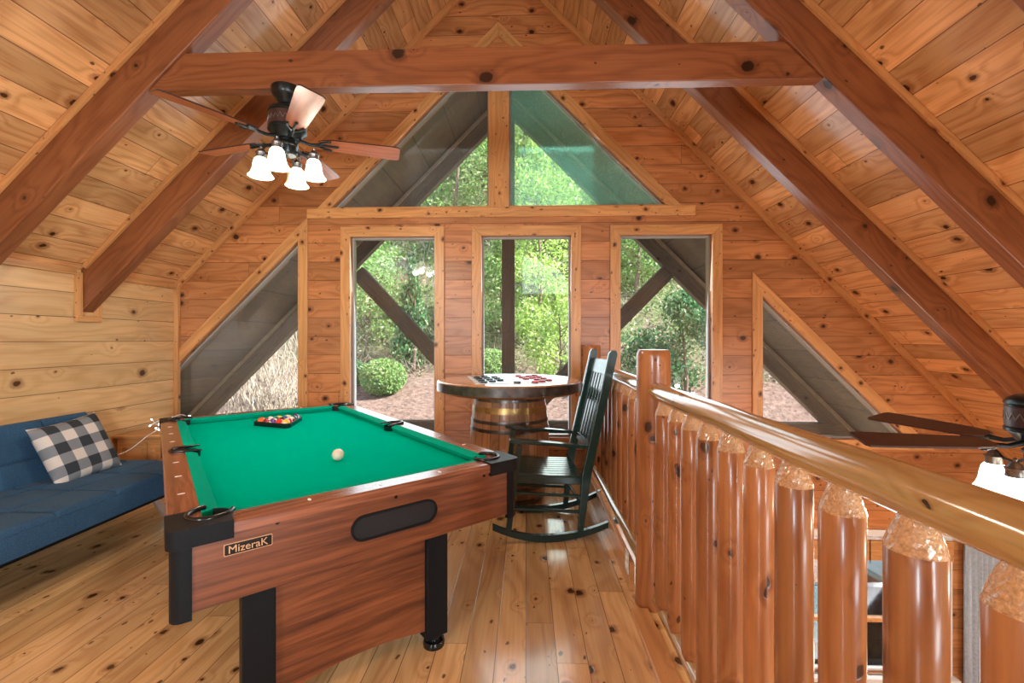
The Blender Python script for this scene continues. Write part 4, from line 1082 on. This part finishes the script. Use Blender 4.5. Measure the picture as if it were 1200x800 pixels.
def tree(px, y, h, r, mat, lab, cat='tree', n=2600, sz=.11, low=.1, x=None, name='broadleaf_tree', droop=0.0):
    x = onY(px, 400, y).x if x is None else x; z = hz_(x, y)
    T = empty(name, (x, y, z)); tag(T, lab, cat, 'trees and shrubs on the hillside')
    m = MB()
    cl = max(6, int(h*3.2))
    for k in range(cl):
        t = (k+.5)/cl; zz = h*(low+(1-low)*t); rr_ = r*sqrt(max(.05, 1-(2*t-.9)**2)) if name != 'conifer' else r*(1.05-t)
        a = rnd.random()*2*pi; q_ = rr_*.55
        leaves(m, Vector((cos(a)*q_, sin(a)*q_, zz)), (rr_*.62, rr_*.62, h/cl*1.5), n//cl, sz, .35, droop)
    m.build('crown', mat, T, fix=False)
    m = MB(); m.tube([(0,0,-.1),(.03*h,0,h*.35),(0,.02*h,h*.8)], [.035*r+.03,.02*r+.02,.015], 8)
    for k in range(7):
        a = rnd.random()*6.28; zz = h*(.2+.08*k); m.tube([(0,0,zz), (cos(a)*r*.6, sin(a)*r*.6, zz+r*.4)], [.018,.008], 5)
    m.build('trunk', M['bark'], T, smooth=True); return T
TL_ = [
 (628,14.5,6.5,1.7,'leaf_lime','bright lime green leafy tree behind the right half of the middle window',3600,.10,'broadleaf_tree'),
 (655,12.4,2.6,.95,'leaf_lime','lime green bushy sapling low in the middle window by the rocking chair back',1800,.075,'sapling'),
 (585,15.0,3.0,1.0,'leaf_mid','green shrub behind the porch king post',1600,.09,'sapling'),
 (484,13.4,3.6,.75,'leaf_dark','dark weeping conifer in the right half of the left window',2600,.09,'conifer'),
 (430,14.5,3.2,1.5,'leaf_mid','green shrub beside the round bush in the left window',2200,.09,'sapling'),
 (425,18,5.0,2.0,'leaf_mid','mid green tree high in the left window',2600,.12,'broadleaf_tree'),
 (800,12.0,3.6,1.6,'leaf_dark','glossy dark laurel bush filling the right window beside the newel post',4200,.10,'laurel_bush'),
 (745,17,5.0,2.0,'leaf_mid','mid green tree high in the right window',2600,.12,'broadleaf_tree'),
 (690,19,9.0,2.8,'leaf_lime','tall yellow green tree filling the right upper window',5200,.14,'broadleaf_tree'),
 (530,21,9.5,2.5,'leaf_mid','tall pale green tree behind the left upper window',3600,.15,'broadleaf_tree'),
 (500,24,9.0,3.0,'leaf_mid','broad tree at the lower edge of the left upper window',3200,.17,'broadleaf_tree'),
 (610,26,12.0,3.5,'leaf_lime','tall lime tree far up the hill behind the centre post',4200,.18,'broadleaf_tree'),
 (760,25,11.0,3.5,'leaf_mid','large green tree far up the hill to the right',4200,.18,'broadleaf_tree'),
 (400,24,9.0,3.2,'leaf_dark','dark green tree far up the hill to the left',3200,.18,'broadleaf_tree'),
 (900,19,6.0,2.4,'leaf_mid','green tree seen through the triangular window',2600,.13,'broadleaf_tree'),
 (330,19,5.0,2.2,'leaf_mid','green tree behind the sloping window at the pool table',2200,.13,'broadleaf_tree'),
]
for px, y, h, r, mt_, lab, n, sz, nm in TL_:
    tree(px, y, h, r, M[mt_], lab, 'shrub' if nm in ('sapling','laurel_bush') else 'tree', n, sz, name=nm, droop=1.5 if nm == 'conifer' else 0)
def bush(px, y, r, mat, lab):
    x = onY(px, 400, y).x; T = empty('round_bush', (x, y, hz_(x, y))); tag(T, lab, 'bush', 'trees and shrubs on the hillside')
    m = MB(); leaves(m, Vector((0,0,r*.72)), (r,r,r*.82), 3800, .06, .82); m.build('foliage', mat, T, fix=False)
    m = MB(); m.tube([(0,0,-.1),(0,0,r*.7)], [.06,.03], 8); m.build('stem', M['bark'], T)
bush(449,12.0,.62,M['leaf_mid'],'clipped round green bush on the mulch in the left window')
bush(574,12.4,.72,M['leaf_mid'],'round green bush left of the porch king post')
bush(418,12.6,.42,M['leaf_dark'],'small dark bush at the left edge of the left window')
def dry(px, y, h, n, lab):
    x = onY(px, 400, y).x; T = empty('dry_shrub', (x, y, hz_(x, y))); tag(T, lab, 'shrub', 'dry shrubs by the sloping window')
    m = MB()
    for k in range(n):
        a = rnd.random()*6.28; l = h*rnd.uniform(.5,1.1); p = Vector((rnd.gauss(0,.35), rnd.gauss(0,.25), 0)); d = Vector((cos(a)*rnd.uniform(.1,.6), sin(a)*rnd.uniform(.1,.5), 1)).normalized()
        q_ = p+d*l*.55; e = q_+(d+Vector((rnd.uniform(-.5,.5), rnd.uniform(-.3,.3), -.1))).normalized()*l*.5
        m.tube([p, q_, e], [.010,.007,.003], 4, cap=False)
    m.build('canes', M['twig'], T, fix=False)
for px, y, h, n, lab in ((300,9.2,1.9,120,'tangled pale dry canes in the middle of the sloping window'), (335,9.6,2.1,120,'tangled pale dry canes at the right of the sloping window'), (262,9.0,1.6,90,'tangled pale dry canes at the left of the sloping window'), (340,11,2.6,100,'taller dry shrub behind the canes of the sloping window'), (300,11.5,2.4,100,'dry shrub farther back on the bank beyond the sloping window')):
    dry(px, y, h, n, lab)
# parked car seen through the lower window
CR = empty('parked_car', (6.1,7.6,hz_(6.1,7.6)), radians(8)); tag(CR, 'teal car parked outside the lower window', 'car')
prof = [(-2.2,.45),(-2.2,.75),(-2.1,.92),(-1.2,1.0),(-.65,1.05),(2.0,1.02),(2.15,.9),(2.2,.45)]
m = MB(); m.prism(prof, lambda a, b, d: Vector((a, d, b)), -.85, .85); m.build('body', M['car'], CR, bevel=.08, seg=4)
m = MB(); m.prism([(-.75,1.0),(-.05,1.45),(1.1,1.47),(1.75,1.0)], lambda a, b, d: Vector((a, d, b)), -.72, .72); cb_ = m.build('cabin', M['carglass'], CR, bevel=.05, seg=3)
m = MB(); m.prism([(-.15,1.43),(-.05,1.49),(1.1,1.51),(1.2,1.43)], lambda a, b, d: Vector((a, d, b)), -.7, .7)
for s in (-1, 1):
    for a, b in (((-.78,1.0),(-.08,1.46)), ((.5,1.0),(.5,1.46)), ((1.78,1.0),(1.15,1.46))): m.bar((a[0],s*.72,a[1]), (b[0],s*.70,b[1]), .05, .06)
m.build('roof', M['car'], CR, bevel=.01)
for sx in (-1.35, 1.35):
    for s in (-1, 1):
        m = MB(); m.lathe([(.2,-.11),(.32,-.1),(.34,-.05),(.34,.05),(.32,.1),(.2,.11)], 28, Matrix.Translation((sx,s*.78,.34)) @ Matrix.Rotation(pi/2, 4, 'X')); m.build('wheel', M['tyre'], CR, smooth=True)
# ================================================================== LIGHT
def area(name, loc, target, size, power, col, sy=None, spread=180):
    l = bpy.data.lights.new(name, 'AREA'); l.energy = power; l.color = col; l.size = size
    l.spread = radians(spread)
    if sy: l.shape = 'RECTANGLE'; l.size_y = sy
    o = bpy.data.objects.new(name, l); C.objects.link(o); o.location = loc
    d = Vector(target)-Vector(loc); o.rotation_euler = d.to_track_quat('-Z', 'Y').to_euler(); return o
DAY = (.80,.92,1.0)
area('rear_fill', (-1.97,FY+.02,1.75), (-1.5,5,1.0), .7, 90, DAY, 1.5)  # unseen fill added behind the camera, no known window there
area('side_fill', (2.2,FY+.02,1.6), (-3.7,3.2,1.35), .7, 48, DAY, 1.4, 80)  # fill added to brighten the left wall, source unseen
area('low_fill', (4.0,FY+.02,-.8), (1.0,5,.8), 1.8, 90, DAY, 1.4)  # added low fill from behind, not a known window
for nm, xa, xb_, za, zb_, pw in (('window_daylight',x1a,x1b,GL_B,GL_T,20),('window_daylight',x2a,x2b,GL_B,GL_T,20),('window_daylight',x3a,x3b,GL_B,GL_T,20),('window_daylight',ua-.9,ua-.1,UB,UB+.7,8),('window_daylight',ub+.1,ub+.9,UB,UB+.7,8),('window_daylight',lwx0,lwx1,LWB,zb_b,30)):
    area(nm, ((xa+xb_)/2,D+.11,(za+zb_)/2), ((xa+xb_)/2,0,(za+zb_)/2-.6 if nm else 0), xb_-xa, pw, DAY, zb_-za)
s = bpy.data.lights.new('sun', 'SUN'); s.energy = 16; s.angle = radians(1.2); s.color = (1,.94,.84)
so = bpy.data.objects.new('sun', s); C.objects.link(so); so.rotation_euler = Vector((-1.0,.22,-.85)).to_track_quat('-Z', 'Y').to_euler()
for nm, loc, pw in (('loft_fill', (-1.6,-1.0,2.35), 46), ('great_room_fill', (3.65,1.0,.5), 42), ('under_fan_fill', (3.2,3.0,-1.2), 22)):  # unseen point fills added to brighten the rooms, no fixtures there
    l = bpy.data.lights.new(nm, 'POINT'); l.energy = pw; l.color = (1,.87,.70); l.shadow_soft_size = .12
    o = bpy.data.objects.new(nm, l); C.objects.link(o); o.location = loc
wd = bpy.data.worlds.new('sky'); bpy.context.scene.world = wd; wd.use_nodes = True; nt_ = wd.node_tree; nt_.nodes.clear()
bg = nt_.nodes.new('ShaderNodeBackground'); out = nt_.nodes.new('ShaderNodeOutputWorld'); sky = nt_.nodes.new('ShaderNodeTexSky')
sky.sky_type = 'NISHITA'; sky.sun_disc = False; sky.sun_elevation = radians(42); sky.sun_rotation = radians(200)
bg.inputs[1].default_value = .38; nt_.links.new(sky.outputs[0], bg.inputs[0]); nt_.links.new(bg.outputs[0], out.inputs[0])
# ================================================================== CAMERA
cam = bpy.data.cameras.new('camera'); co = bpy.data.objects.new('camera', cam); C.objects.link(co)
cam.sensor_width = 36.0; cam.lens = 36.0*FPX/1200; cam.clip_start = .05; cam.clip_end = 300
cam.shift_y = (400-HY)/1200*-1
co.location = (0, 0, CH); co.rotation_euler = (pi/2, 0, YAW)
sc_ = bpy.context.scene; sc_.camera = co
vs = sc_.view_settings; vs.view_transform = 'Standard'; vs.look = 'None'; vs.exposure = 0.25; vs.gamma = 1; vs.use_curve_mapping = False
